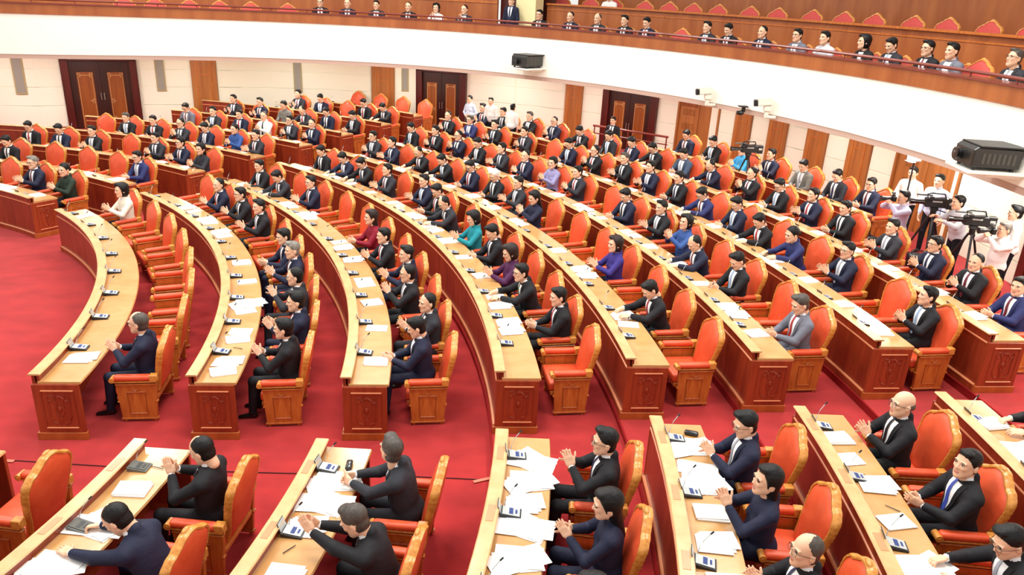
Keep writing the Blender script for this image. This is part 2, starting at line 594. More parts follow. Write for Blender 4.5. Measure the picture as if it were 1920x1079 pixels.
for _, a, b in features:
    npil += 1
    M = PW.frame((a + b) / 2, 0, 0)
    wd = b - a
    p = empty('trim_%d' % npil, M)
    tag(p, kind='structure')
    add('pilaster_panel', MB().box(-.10, .0, -wd / 2, wd / 2, 0, 3.05, .006).mesh('pilaster_panel', M_PILLAR), p)
    mb = MB()
    mb.box(-.112, -.10, -wd * .30, -wd * .26, 0, 2.9).box(-.112, -.10, wd * .26, wd * .30, 0, 2.9)
    mb.box(-.112, -.10, -wd * .26, wd * .26, 2.38, 2.41).box(-.112, -.10, -wd * .26, wd * .26, 2.18, 2.21)
    add('pilaster_moulding', mb.mesh('pilaster_moulding', M_CHWOOD), p)
for i, (a, b) in enumerate([(2.2, 2.54), (6.6, 6.91), (11.4, 11.71), (15.50, 15.78)]):
    M = PW.frame((a + b) / 2, 0, 0)
    wd = b - a
    g = empty('wall_grille', M)
    tag(g, 'tall narrow grey grille on cream wall, %s from the left' % ['first', 'second', 'third', 'fourth'][i], 'grille', 'grilles on the back wall')
    zb_ = 1.5 if i == 0 else 1.6 if i < 3 else 1.85
    add('grille_frame', MB().box(-.06, -.02, -wd / 2, wd / 2, zb_, 3.0, .004).mesh('grille_frame', M_GRF), g)
    add('grille_mesh', MB().box(-.066, -.06, -wd / 2 + .04, wd / 2 - .04, zb_ + .05, 2.97).mesh('grille_mesh', M_GRILLE), g)

# handrail by the third door
hr = empty('handrail', PW.frame(25.2, -1.6, .66))
tag(hr, 'dark wooden handrail between the back row and the third door', 'railing')
add('top_rail', MB().cyl((0, -1.4, .92), (0, 1.3, .92), .035).mesh('top_rail', M_BALDARK), hr)
add('lower_rail', MB().cyl((0, -1.4, .68), (0, 1.3, .68), .02).mesh('lower_rail', M_BALDARK), hr)
for yy in (-1.35, 0, 1.25):
    add('post', MB().cyl((0, yy, 0), (0, yy, .93), .022).mesh('post', M_BALDARK), hr)

# ------------------------------------------------------------------ balcony
BL = PB.L
bal = [('balcony_slab', rect(.02, 9.0, 3.30, 3.66), M_FASCIA), ('balcony_upper_floor', rect(2.6, 9.0, 3.66, 4.28), M_BALWOOD)]
b0 = add('wall_balcony_front', PB.mesh('fascia', [(0, 3.2), (.30, 3.2), (.30, 4.32), (0, 4.32)], -8, BL + 4, M_FASCIA))
tag(b0, kind='structure')
b1 = add('ceiling', PB.mesh('slab', rect(.28, 7.0, 3.30, 3.62), -8, BL + 4, M_FASCIA))
tag(b1, kind='structure')
b2 = add('trim_20', PB.mesh('edge', rect(.015, .30, 3.08, 3.2), -8, BL + 4, M_STRIP))
tag(b2, kind='structure')
b3 = add('wall_balcony_panelling', PB.mesh('wood', rect(-.03, .06, 4.32, 4.60), -8, BL + 4, M_BALWOOD))
tag(b3, kind='structure')
b4 = add('trim_21', PB.mesh('coping', rect(-.06, .34, 4.60, 4.635), -8, BL + 4, M_BALDARK))
tag(b4, kind='structure')
rl = empty('balcony_railing', Matrix.Identity(4))
tag(rl, 'dark red-brown round rail running along the balcony edge', 'railing')
prof = [(.0 + .03 * math.cos(a), 4.725 + .03 * math.sin(a)) for a in np.linspace(0, 2 * math.pi, 9)[:-1]]
add('rail_tube', PB.mesh('rail_tube', prof, -6, BL + 4, M_BALDARK, .5), rl)
pm = MB().cyl((0, 0, 4.63), (0, 0, 4.70), .012).sph((0, 0, 4.70), .022, 8).mesh('rail_bracket', M_BALDARK)
for s in np.arange(.5, BL + 3, 1.1):
    add('rail_bracket', pm, rl, mw=PB.frame(s, 0, 0))
# balcony back walls
b5 = add('wall_balcony_lower_tier', PB.mesh('tier', rect(2.6, 2.7, 3.6, 5.22), 17.1, BL + 4, M_BALWOOD))
tag(b5, kind='structure')
b6 = add('trim_22', PB.mesh('tiercap', rect(2.5, 2.78, 5.22, 5.27), 17.1, BL + 4, M_CHWOOD))
tag(b6, kind='structure')
b61 = add('trim_23', PB.mesh('tierline', rect(2.58, 2.6, 5.06, 5.09), 17.1, BL + 4, M_CHWOOD))
tag(b61, kind='structure')
b7 = add('wall_balcony_rear', PB.mesh('rear', rect(5.2, 5.35, 3.6, 9.0), 17.1, BL + 4, M_BALWOOD))
tag(b7, kind='structure')
b8 = add('wall_balcony_left', PB.mesh('left', rect(2.6, 2.7, 3.6, 9.0), -6, 15.6, M_BALWOOD))
tag(b8, kind='structure')
b81 = add('trim_24', PB.mesh('leftline', rect(2.57, 2.6, 5.16, 5.22), 10.5, 15.6, M_CHWOOD))
tag(b81, kind='structure')
b9 = add('trim_25', PB.mesh('column', rect(1.9, 2.5, 3.6, 9.0), 16.42, 17.02, M_GOLD))
tag(b9, kind='structure')
b10 = add('floor_balcony_tier', PB.mesh('tierfloor', rect(2.7, 5.2, 3.66, 4.28), 17.1, BL + 4, M_CARPET2, 1.2))
tag(b10, kind='structure')
b11 = add('door_8', PB.mesh('opening', rect(2.9, 3.0, 3.66, 9.0), 15.6, 17.2, M_DOORF))
tag(b11, kind='structure')

# lamps let into the balcony soffit light the wall below it
for s in np.arange(0, BL + 2, 3.2):
    M = PB.frame(s, 1.6, 3.29)
    o = area('soffit_lamp', M.translation, .5, 60, sy=1.6)
# ------------------------------------------------------------------ desks
END_P = MB().box(-.005, DD, -.045, 0, .10, .79, .004).mesh('end_panel', M_END)
mb = MB()
mb.box(.10, DD - .07, -.062, -.045, .70, .715, .003).box(.10, DD - .07, -.062, -.045, .17, .185, .003)
END_M = mb.mesh('end_moulding', M_MOULD)
mb = MB()
mb.box(.095, .105, -.052, -.045, .18, .70).box(DD - .075, DD - .065, -.052, -.045, .18, .70)
cx0 = .10 + (DD - .17) / 2
for sg in (-1, 1):
    pts = []
    for a in np.linspace(0, 1, 15):   # lyre-like carved scroll
        ang = a * 2 * math.pi * .9
        pts.append((cx0 + sg * (.10 + .035 * math.cos(ang)), -.048, .60 + .04 * math.sin(ang)))
    mb.tube(pts, .006, 5)
    mb.tube([(cx0 + sg * .135, -.048, .60), (cx0 + sg * .125, -.048, .45), (cx0 + sg * .13, -.048, .34), (cx0 + sg * .10, -.048, .26), (cx0 + sg * .05, -.048, .24)], .007, 5)
    mb.tube([(cx0 + sg * .01, -.048, .64), (cx0 + sg * .06, -.048, .60), (cx0 + sg * .035, -.048, .52), (cx0 + sg * .05, -.048, .42), (cx0 + sg * .015, -.048, .34), (cx0, -.048, .24)], .009, 5)
mb.sph((cx0, -.046, .44), .03, 8, (1, .4, 1.4)).sph((cx0, -.046, .62), .028, 8, (1.3, .4, .8)).sph((cx0, -.046, .30), .022, 8, (1, .4, 1))
END_C = mb.mesh('end_carving', M_FRONT)
END_B = MB().box(-.035, DD + .015, -.06, 0, 0, .105, .004).mesh('end_plinth', M_PLINTH)
ORD = ['front', 'second', 'third', 'fourth', 'fifth', 'sixth', 'seventh', 'eighth', 'ninth']
BLK = {'m': 'middle block', 'n': 'near block', 'f': 'far-left block'}


def desk(k, th0, th1, blk, ends):
    R, z = RR[k], ZR[k]
    d = empty('curved_desk', loc=(CX + R * math.cos(math.radians(th0)), CY + R * math.sin(math.radians(th0)), 0))
    tag(d, 'long curved wooden desk, %s row of the %s' % (ORD[k], BLK[blk]), 'desk', 'curved wooden desks')

    def part(n, prof, m_, a=th0, b=th1, st=1.0):
        me = arc_mesh(n, prof, R, a, b, z, m_, st)
        o = add(n, me, d)
        o.matrix_parent_inverse = Matrix.Translation(d.location).inverted()
        return o

    e = math.degrees(.02 / R)
    part('worktop', [(.07, HT - .035), (DD + .02, HT - .035), (DD + .03, HT - .02), (DD + .02, HT), (.07, HT)], M_TOP, th0 - e, th1 + e, .8)
    part('ledge', [(-.03, HL - .022), (.11, HL - .022), (.115, HL - .01), (.105, HL), (-.025, HL), (-.035, HL - .01)], M_LEDGE, th0 - e, th1 + e, .8)
    part('ledge_back', rect(.06, .09, HT, HL - .022), M_FRONT)
    ns = max(1, int(round((th1 - th0) * math.pi / 180 * R / 2.4)))
    for i in range(ns):
        a = th0 + (th1 - th0) * i / ns
        b = th0 + (th1 - th0) * (i + 1) / ns - math.degrees(.004 / R)
        part('front_panel', rect(0, .035, .10, HL - .022), M_FRONT, a, b)
    part('upper_moulding', [(-.012, .765), (0, .755), (0, .785), (-.012, .778)], M_MOULD)
    part('lower_moulding', [(-.032, .100), (0, .100), (0, .118), (-.026, .116)], M_MOULD)
    part('plinth', rect(-.025, .035, -.12 if k > 2 else 0, .10), M_END)
    part('modesty_board', rect(.035, .05, .1, .8), M_FRONT)
    for (th, sgn) in ends:
        M = seat_matrix(R, th, z)
        if sgn > 0:
            M = M @ Matrix.Diagonal((1, -1, 1, 1))
        L = Matrix.Translation(d.location).inverted() @ M
        for n, me in (('end_panel', END_P), ('end_moulding', END_M), ('end_carving', END_C), ('end_plinth', END_B)):
            add(n, me, d, mw=L)
    return d


N1 = [-2.9, -1.64, -.68, .22, 1.13, 1.63, 2.38, 2.9]
for k in range(8):
    desk(k, NEAR0[k], 57.6 - math.degrees(1.27 / RR[k]), 'm', [(NEAR0[k], -1), (57.6 - math.degrees(1.27 / RR[k]), 1)])
    desk(k, 57.6, 92 if k < 4 else (84 if k < 5 else 78 if k < 7 else 68), 'f', [(57.6, -1)])
    desk(k, -34, N1[k], 'n', [(N1[k], 1)])
desk(8, 20.2, 37.0, 'm', [(20.2, -1)])

# ------------------------------------------------------------------ chair
def outline(n=10):
    pts = [(-.235, .40), (-.25, .55), (-.285, .72), (-.31, .86), (-.315, .95), (-.30, 1.02), (-.25, 1.08), (-.20, 1.10), (-.13, 1.15), (-.07, 1.19), (0, 1.205)]
    return pts + [(-y, z) for y, z in reversed(pts[:-1])]


def backpt(y, z, d):      # d outward along +x from the front face of the back
    return (.20 + (z - .45) * .20 + d, y, z)


def smooth_poly(P, k=3):
    P = np.array(P)
    t = np.r_[0, np.cumsum(np.hypot(*np.diff(P, axis=0).T))]
    T = np.linspace(0, t[-1], (len(P) - 1) * k + 1)
    # catmull-rom
    out = []
    for s in T:
        i = min(max(np.searchsorted(t, s) - 1, 0), len(P) - 2)
        u = (s - t[i]) / (t[i + 1] - t[i])
        p0, p1, p2, p3 = P[max(i - 1, 0)], P[i], P[i + 1], P[min(i + 2, len(P) - 1)]
        out.append(.5 * ((2 * p1) + (-p0 + p2) * u + (2 * p0 - 5 * p1 + 4 * p2 - p3) * u ** 2 + (-p0 + 3 * p1 - 3 * p2 + p3) * u ** 3))
    return np.array(out)


def build_chair_meshes(leather, rim, wood):
    out = {}
    O = smooth_poly(outline(), 2)
    # upholstered back: rings shrinking towards the centre, bulged front and rear
    cen = np.array([0, .78])
    V, Fc = [], []
    n = len(O)
    levels = [(1.0, .035), (.96, .012), (.80, -.016), (.5, -.032), (.2, -.038)]
    for side in (0, 1):
        for sc, d in levels:
            for p in O:
                q = cen + (p - cen) * sc
                dd = d if side == 0 else .09 - (d + .0) * .55
                V.append(backpt(q[0], q[1], dd))
        V.append(backpt(0, .78, -.04 if side == 0 else .11))
    per = n * len(levels) + 1
    for side in (0, 1):
        b = side * per
        for l in range(len(levels) - 1):
            for i in range(n):
                j = (i + 1) % n
                Fc.append((b + l * n + i, b + l * n + j, b + (l + 1) * n + j, b + (l + 1) * n + i))
        for i in range(n):
            Fc.append((b + (len(levels) - 1) * n + i, b + (len(levels) - 1) * n + (i + 1) % n, b + per - 1))
    for i in range(n):
        j = (i + 1) % n
        Fc.append((i, j, per + j, per + i))
    me = fix_normals(mk_mesh('backrest', V, Fc, leather, smooth=True))
    out['backrest'] = me
    # rim: swept rounded section with carved swellings
    O2 = smooth_poly(outline(), 5)
    t = np.r_[0, np.cumsum(np.hypot(*np.diff(O2, axis=0).T))]
    t /= t[-1]
    mb = MB()
    rings = []
    m_ = len(O2)
    for i, p in enumerate(O2):
        tang = O2[min(i + 1, m_ - 1)] - O2[max(i - 1, 0)]
        tang /= np.hypot(*tang)
        nrm = np.array([-tang[1], tang[0]])
        if np.dot(nrm, p - cen) < 0:
            nrm = -nrm
        z = p[1]
        bump = .0
        if z > .98:
            bump = .006 * abs(math.sin(t[i] * 64)) + .006
        elif .80 < z <= .98:
            bump = .008 * (1 if math.sin(z * 190) > 0 else 0)
        hw = .012 + bump * .5
        ho = .014 + bump
        ring = []
        for a in range(8):
            an = math.pi / 4 * a + math.pi / 8
            off = nrm * (ho * math.cos(an))
            q = p + off
            ring.append(mb.bm.verts.new(backpt(q[0], q[1], .045 + (hw + .03) * math.sin(an))))
        rings.append(ring)
    for i in range(m_ - 1):
        for a in range(8):
            mb.bm.faces.new((rings[i][a], rings[i][(a + 1) % 8], rings[i + 1][(a + 1) % 8], rings[i + 1][a]))
    for r_ in (rings[0], rings[-1]):
        mb.bm.faces.new(r_)
    mb.sph(backpt(0, 1.215, .03), .04, 8, (.7, 1.5, .8))
    out['back_frame'] = mb.mesh('back_frame', rim, True)
    mb = MB()
    mb.box(-.28, .24, -.30, .30, .35, .475, .035, seg=3)
    out['seat'] = mb.mesh('seat', leather, True)
    mb = MB()
    mb.box(-.26, .26, -.32, .32, .30, .352, .005)
    out['seat_frame'] = mb.mesh('seat_frame', wood)
    mb = MB()
    mb.box(-.25, .22, .305, .405, .615, .695, .034, seg=3)
    out['armrest'] = mb.mesh('armrest', leather, True)
    mb = MB()
    mb.cyl((-.262, .30, .635), (-.262, .41, .635), .036, n=12)
    mb.cyl((-.262, .295, .635), (-.262, .415, .635), .016, n=8)
    mb.box(.20, .30, .31, .40, .60, .70, .008)
    mb.box(-.25, .28, .315, .395, .592, .614, .004)
    out['arm_scroll'] = mb.mesh('arm_scroll', rim, True)
    mb = MB()
    poly = [(-.20, .05), (.24, .05), (.28, .575), (-.235, .575)]
    mb.prism(poly, lambda u, v, d: (u, d, v), .33, .375)
    mb.box(-.215, .255, .325, .382, .035, .06, .003)
    mb.box(-.235, .285, .325, .39, .555, .575, .003)
    for x in (-.17, .21):
        mb.cyl((x, .352, 0), (x, .352, .04), .018, n=8)
    mb.box(-.235, -.205, .33, .385, .30, .315).box(.245, .275, .33, .385, .30, .315)
    out['side_panel'] = mb.mesh('side_panel', wood)
    mb = MB()
    mb.tube([(-.09, .378, .13), (.12, .378, .13), (.13, .378, .45), (-.10, .378, .45)], .008, 4, True)
    mb.tube([(-.03, .378, .50), (.015, .378, .46), (.06, .378, .50)], .007, 4)
    out['panel_moulding'] = mb.mesh('panel_moulding', M_CHWOOD if wood is not M_CHWOOD else M_PLINTH)
    return out


CH = build_chair_meshes(M_LEATHER, M_CHRIM, M_CHWOOD)
FLIP = Matrix.Diagonal((1, -1, 1, 1))
CHM = {}
for k_ in ('armrest', 'arm_scroll', 'side_panel', 'panel_moulding'):
    me = CH[k_].copy()
    me.transform(FLIP)
    me.flip_normals()
    CHM[k_] = me


def chair(M, label, group, meshes=None, simple=False):
    o = empty('armchair', M)
    tag(o, label, 'chair', group)
    ms = meshes or CH
    add('seat', ms['seat'], o)
    add('backrest', ms['backrest'], o)
    add('back_frame', ms['back_frame'], o)
    if simple:
        return o
    add('seat_frame', ms['seat_frame'], o)
    for D in (CH, CHM):
        a = add('armrest', D['armrest'], o)
        add('arm_scroll', D['arm_scroll'], a)
        s = add('side_panel', D['side_panel'], o)
        add('panel_moulding', D['panel_moulding'], s)
    return o


CHB = build_chair_meshes(M_LEATHERP, M_CHRIM, M_CHWOOD)

# ------------------------------------------------------------------ conference console
def console_meshes(style):
    out = []
    mb = MB()
    mb.prism([(-.10, 0), (.10, 0), (.10, .018), (-.10, .045)], lambda u, v, d: (u, d, v), -.075, .075, .004)
    out.append(('console_base', mb.mesh('console_base', M_BLACK if style != 2 else M_GREYP), None))
    mb = MB()
    Mx = Matrix.Translation((0, 0, .0335)) @ Matrix.Rotation(math.radians(7.7), 4, 'Y')
    mb.box(-.085, .085, -.062, .062, -.001, .006, .001, mw=Mx)
    out.append(('keypad', mb.mesh('keypad', M_SILVER if style != 2 else M_GREYM), 0))
    mb = MB()
    mb.box(-.02, .02, -.045, .045, .0065, .008, mw=Mx)
    mb.box(.04, .06, -.03, .03, .0065, .008, mw=Mx)
    out.append(('key_label', mb.mesh('key_label', M_INK if style != 2 else M_BLACK), 0))
    if style != 2:
        Ml = Matrix.Translation((-.095, 0, .04)) @ Matrix.Rotation(math.radians(-18), 4, 'Y')
        mb = MB()
        mb.box(-.008, 0, -.072, .072, 0, .105, .004, mw=Ml)
        out.append(('lid', mb.mesh('lid', M_BLACK2), None))
        mb = MB()
        mb.box(0, .003, -.064, .064, .008, .098, mw=Ml)
        out.append(('lid_screen', mb.mesh('lid_screen', M_SILVER), 3))
        mb = MB()
        mb.box(-.0095, -.008, -.03, .03, .048, .056, mw=Ml)
        out.append(('lid_badge', mb.mesh('lid_badge', M_GREYP), 3))
    mb = MB()
    g = [(-.07, .062, .04), (-.06, .075, .10), (-.03, .095, .17), (.02, .12, .235)]
    mb.tube(g, .0045, 5)
    out.append(('gooseneck', mb.mesh('gooseneck', M_SILVER), None))
    n_ = len(out) - 1
    mb = MB()
    mb.cyl(g[-1], (.045, .13, .262), .009, .009, 8)
    out.append(('microphone_head', mb.mesh('microphone_head', M_BLACK), n_))
    return out


CON = {s: console_meshes(s) for s in (1, 2)}


def console(M, label, style=1):
    o = empty('conference_microphone', M)
    tag(o, label, 'microphone', 'desk microphone consoles')
    objs = []
    for n, me, par in CON[style]:
        objs.append(add(n, me, objs[par] if par is not None else o))
    return o


def paper_mesh(w_, l_, h, seed, spread=0):
    r_ = random.Random(seed)
    w_, l_ = l_, w_
    mb = MB()
    nsh = 2 + spread
    for i in range(nsh):
        hh = h / nsh
        Mx = Matrix.Translation((r_.uniform(-.02, .02) * (1 + spread), r_.uniform(-.02, .02) * (1 + spread), 0)) @ Matrix.Rotation(r_.uniform(-.12, .12) * (1 + spread * .8), 4, 'Z')
        if i == 0:
            Mx = Matrix.Identity(4)
        mb.box(-w_ / 2, w_ / 2, -l_ / 2, l_ / 2, hh * i, hh * (i + 1) - .0004, mw=Mx)
    return mb.mesh('paper_stack', M_PAPER)


PAPERS = [paper_mesh(.21, .30, .012, 1), paper_mesh(.22, .31, .028, 2), paper_mesh(.21, .42, .008, 3), paper_mesh(.24, .32, .016, 4, 1),
          paper_mesh(.28, .44, .014, 5, 2), paper_mesh(.21, .30, .004, 6)]


def paper(M, label, i):
    o = add('document', PAPERS[i], mw=M)
    tag(o, label, 'document', 'papers on the desks')
    return o

# ------------------------------------------------------------------ people: signed-distance bodies
def smin(a, b, k):
    h = np.clip(.5 + .5 * (b - a) / k, 0, 1)
    return b * (1 - h) + a * h - k * h * (1 - h)


class Prim:
    def __init__(self, lab, fn, lo, hi, k=.02, M=None, sub=False):
        self.lab, self.fn, self.k, self.sub = lab, fn, k, sub
        lo = np.array(lo, float); hi = np.array(hi, float)
        if M is not None:
            self.Mi = np.array(M.inverted())
            c = np.array([[x, y, z, 1] for x in (lo[0], hi[0]) for y in (lo[1], hi[1]) for z in (lo[2], hi[2])])
            c = (np.array(M) @ c.T).T[:, :3]
            lo, hi = c.min(0), c.max(0)
        else:
            self.Mi = None
        self.lo, self.hi = lo, hi

    def __call__(self, X, Y, Z):
        if self.Mi is not None:
            m_ = self.Mi
            X, Y, Z = (m_[0, 0] * X + m_[0, 1] * Y + m_[0, 2] * Z + m_[0, 3], m_[1, 0] * X + m_[1, 1] * Y + m_[1, 2] * Z + m_[1, 3],
                       m_[2, 0] * X + m_[2, 1] * Y + m_[2, 2] * Z + m_[2, 3])
        return self.fn(X, Y, Z)


def rc(lab, a, b, ra, rb, k=.02, M=None, sc=(1, 1, 1), sub=False):
    """tapered capsule; sc squashes space about point a"""
    a = np.array(a, float); b = np.array(b, float); sc = np.array(sc, float)
    A = a / sc; B = b / sc
    d = B - A
    L2 = max(d @ d, 1e-9)
    ms = sc.min()

    def fn(X, Y, Z):
        x, y, z = X / sc[0] - A[0], Y / sc[1] - A[1], Z / sc[2] - A[2]
        t = np.clip((x * d[0] + y * d[1] + z * d[2]) / L2, 0, 1)
        return (np.sqrt((x - t * d[0]) ** 2 + (y - t * d[1]) ** 2 + (z - t * d[2]) ** 2) - (ra + (rb - ra) * t)) * ms

    R_ = max(ra, rb) * sc
    return Prim(lab, fn, np.minimum(a, b) - R_, np.maximum(a, b) + R_, k, M, sub)


def el(lab, c, r, k=.015, M=None, sub=False, cut=None):
    c = np.array(c, float); r = np.array(r, float)

    def fn(X, Y, Z):
        x, y, z = X - c[0], Y - c[1], Z - c[2]
        k0 = np.sqrt((x / r[0]) ** 2 + (y / r[1]) ** 2 + (z / r[2]) ** 2)
        k1 = np.sqrt((x / r[0] ** 2) ** 2 + (y / r[1] ** 2) ** 2 + (z / r[2] ** 2) ** 2) + 1e-9
        d = k0 * (k0 - 1) / k1
        if cut:
            for (nx, ny, nz, dd) in cut:      # keep where n.p > dd
                d = np.maximum(d, dd - (nx * X + ny * Y + nz * Z))
        return d

    return Prim(lab, fn, c - r, c + r, k, M, sub)


def surface_nets(prims, h, pad=3):
    adds = [p for p in prims if not p.sub]
    lo = np.min([p.lo for p in adds], 0) - pad * h
    hi = np.max([p.hi for p in adds], 0) + pad * h
    n = np.ceil((hi - lo) / h).astype(int) + 1
    ax = [lo[i] + h * np.arange(n[i]) for i in range(3)]
    F_ = np.full(n, .2, np.float32)
    for p in prims:
        mg = max(p.k * 1.2, 2.2 * h)
        i0 = np.maximum(np.floor((p.lo - mg - lo) / h).astype(int), 0)
        i1 = np.minimum(np.ceil((p.hi + mg - lo) / h).astype(int) + 1, n)
        if (i1 <= i0).any():
            continue
        sl = tuple(slice(a, b) for a, b in zip(i0, i1))
        X = ax[0][sl[0]][:, None, None]; Y = ax[1][sl[1]][None, :, None]; Z = ax[2][sl[2]][None, None, :]
        d = p(X, Y, Z)
        if p.sub:
            F_[sl] = -smin(-F_[sl], d, p.k)
        else:
            F_[sl] = smin(F_[sl], d, p.k)
    ins = F_ < 0
    c = np.zeros(np.array(n) - 1, np.int8)
    offs = [(i, j, k) for i in (0, 1) for j in (0, 1) for k in (0, 1)]
    for (i, j, k) in offs:
        c += ins[i:n[0] - 1 + i, j:n[1] - 1 + j, k:n[2] - 1 + k]
    act = np.argwhere((c > 0) & (c < 8))
    idx = np.full(c.shape, -1, np.int32)
    idx[tuple(act.T)] = np.arange(len(act))
    val = np.stack([F_[act[:, 0] + i, act[:, 1] + j, act[:, 2] + k] for i, j, k in offs], 1)
    acc = np.zeros((len(act), 3)); cnt = np.zeros(len(act))
    of = np.array(offs)
    for a in range(8):
        for b in range(a + 1, 8):
            if np.abs(of[a] - of[b]).sum() != 1:
                continue
            fa, fb = val[:, a], val[:, b]
            m_ = (fa < 0) != (fb < 0)
            t = np.where(m_, fa / np.where(m_, fa - fb, 1), 0)
            acc += m_[:, None] * (of[a] + t[:, None] * (of[b] - of[a]))
            cnt += m_
    verts = lo + h * (act + acc / cnt[:, None])
    faces = []
    for axis in range(3):
        s0 = [slice(None)] * 3; s1 = [slice(None)] * 3
        s0[axis] = slice(0, -1); s1[axis] = slice(1, None)
        A, B = ins[tuple(s0)], ins[tuple(s1)]
        e = np.argwhere(A != B)
        u, v = [(1, 2), (2, 0), (0, 1)][axis]
        e = e[(e[:, u] > 0) & (e[:, v] > 0) & (e[:, u] < n[u] - 1) & (e[:, v] < n[v] - 1)]
        if not len(e):
            continue
        sgn = A[tuple(e.T)]
        q = []
        for du, dv in ((-1, -1), (0, -1), (0, 0), (-1, 0)):
            ee = e.copy()
            ee[:, u] += du; ee[:, v] += dv
            q.append(idx[tuple(ee.T)])
        q = np.stack(q, 1)
        q[~sgn] = q[~sgn][:, ::-1]
        faces.append(q)
    faces = np.concatenate(faces)
    faces = faces[(faces >= 0).all(1)]
    return verts, faces


def labelled(prims, h):
    v, f = surface_nets(prims, h)
    adds = [p for p in prims if not p.sub]
    best = np.full(len(v), 9.); lab = np.zeros(len(v), int)
    for p in adds:
        near = ((v > p.lo - .03) & (v < p.hi + .03)).all(1)
        if not near.any():
            continue
        q = v[near]
        d = p(q[:, 0], q[:, 1], q[:, 2])
        cur = best[near]; l_ = lab[near]
        m_ = d < cur
        cur[m_] = d[m_]; l_[m_] = p.lab
        best[near] = cur; lab[near] = l_
    fl_ = np.sort(lab[f], axis=1)[:, 2]
    return v, f, fl_


SKIN, HAIR, SHIRT, TROU, SHOE, JACK, EYE, LIP = range(8)


def head_mesh(style, h=.0062):
    female = style in ('bob', 'long', 'bun')
    P = [el(SKIN, (.012, 0, .035), (.094, .076, .088), .01),
         el(SKIN, (-.022, 0, -.02), (.068, .060, .088), .025),
         rc(SKIN, (-.01, 0, -.058), (-.058, 0, -.098), .050, .026, .03),
         rc(SKIN, (-.0, .038, -.05), (-.045, .018, -.085), .026, .020, .03),
         rc(SKIN, (-.0, -.038, -.05), (-.045, -.018, -.085), .026, .020, .03),
         rc(SKIN, (.035, 0, -.03), (.042, 0, -.13), .050, .048, .02),
         el(SKIN, (-.058, .036, -.018), (.024, .020, .020), .015),
         el(SKIN, (-.058, -.036, -.018), (.024, .020, .020), .015),
         rc(SKIN, (-.084, 0, .010), (-.100, 0, -.024), .007, .0105, .012),
         el(SKIN, (-.090, .010, -.029), (.009, .008, .007), .008),
         el(SKIN, (-.090, -.010, -.029), (.009, .008, .007), .008),
         el(SKIN, (-.078, .03, .026), (.016, .026, .008), .012),
         el(SKIN, (-.078, -.03, .026), (.016, .026, .008), .012),
         el(SKIN, (.014, .078, -.008), (.018, .010, .031), .008),
         el(SKIN, (.014, -.078, -.008), (.018, .010, .031), .008),
         el(LIP, (-.080, 0, -.057), (.012, .021, .0055), .006),
         el(LIP, (-.077, 0, -.065), (.012, .017, .0055), .006),
         el(SKIN, (-.090, .031, .008), (.016, .018, .010), .012, sub=True),
         el(SKIN, (-.090, -.031, .008), (.016, .018, .010), .012, sub=True)]
    NAPE = el(HAIR, (.040, 0, -.020), (.062, .067, .072), .012, cut=[(1, 0, -.25, .020), (.2, 0, 1, -.072)])
    if style == 'short':
        P += [el(HAIR, (.018, 0, .043), (.0975, .0815, .0865), .006, cut=[(.80, 0, .60, -.006), (.5, 0, .87, -.042)]), NAPE,
              el(HAIR, (-.040, 0, .098), (.044, .058, .026), .012)]
    elif style == 'side':
        P += [el(HAIR, (.020, .003, .047), (.0985, .083, .087), .006, cut=[(.80, 0, .60, -.002), (.5, 0, .87, -.045)]), NAPE,
              el(HAIR, (-.036, .018, .108), (.050, .056, .026), .015)]
    elif style == 'receding':
        P += [el(HAIR, (.019, 0, .041), (.0955, .0810, .0855), .006, cut=[(.86, 0, .50, .012), (.5, 0, .87, -.040)]), NAPE]
    elif style == 'thin':
        P += [el(HAIR, (.020, 0, .038), (.0955, .0815, .085), .006, cut=[(.88, 0, .47, .018), (.5, 0, .87, -.040)]), NAPE,
              el(SKIN, (.012, 0, .082), (.060, .030, .0445), .008)]
    elif style == 'bald':
        P += [el(HAIR, (.030, 0, .0), (.088, .083, .052), .008, cut=[(1, 0, .1, .0), (0, 0, -1, -.032), (.3, 0, .95, -.04)])]
    elif style == 'bob':
        P += [el(HAIR, (.024, 0, .036), (.112, .100, .106), .01, cut=[(.92, 0, .38, -.018)]),
              el(HAIR, (.042, 0, -.04), (.078, .094, .075), .03, cut=[(1, 0, 0, -.008)]),
              el(HAIR, (-.036, .02, .10), (.055, .060, .034), .015)]
    elif style == 'long':
        P += [el(HAIR, (.022, 0, .040), (.108, .092, .100), .01, cut=[(.90, 0, .44, -.016)]),
              rc(HAIR, (.050, 0, -.02), (.090, 0, -.26), .080, .060, .03, sc=(.72, 1.05, 1)),
              el(HAIR, (-.036, 0, .10), (.05, .06, .03), .015)]
    elif style == 'bun':
        P += [el(HAIR, (.022, 0, .042), (.100, .085, .094), .008, cut=[(.84, 0, .55, -.006)]),
              el(HAIR, (.115, 0, .0), (.042, .045, .045), .015)]
    v, f, l_ = labelled(P, h)
    # eyes and brows
    ev, ef, el_ = [], [], []

    def blob(c, r, lab, nu=8, nv=5):
        b = len(ev)
        for i in range(nv + 1):
            a = math.pi * i / nv
            for j in range(nu):
                t = 2 * math.pi * j / nu
                ev.append((c[0] + r[0] * math.sin(a) * math.cos(t), c[1] + r[1] * math.sin(a) * math.sin(t), c[2] + r[2] * math.cos(a)))
        for i in range(nv):
            for j in range(nu):
                ef.append((b + i * nu + j, b + (i + 1) * nu + j, b + (i + 1) * nu + (j + 1) % nu, b + i * nu + (j + 1) % nu))
                el_.append(lab)

    for s in (-1, 1):
        blob((-.0800, s * .031, .006), (.007, .013, .0052), SHIRT)
        blob((-.0835, s * .031, .006), (.0055, .006, .005), EYE)
        blob((-.0850, s * .032, .0125), (.005, .015, .0022), EYE)
        blob((-.0895, s * .033, .029), (.005, .018, .0034), EYE)
    v = np.concatenate([v, np.array(ev)])
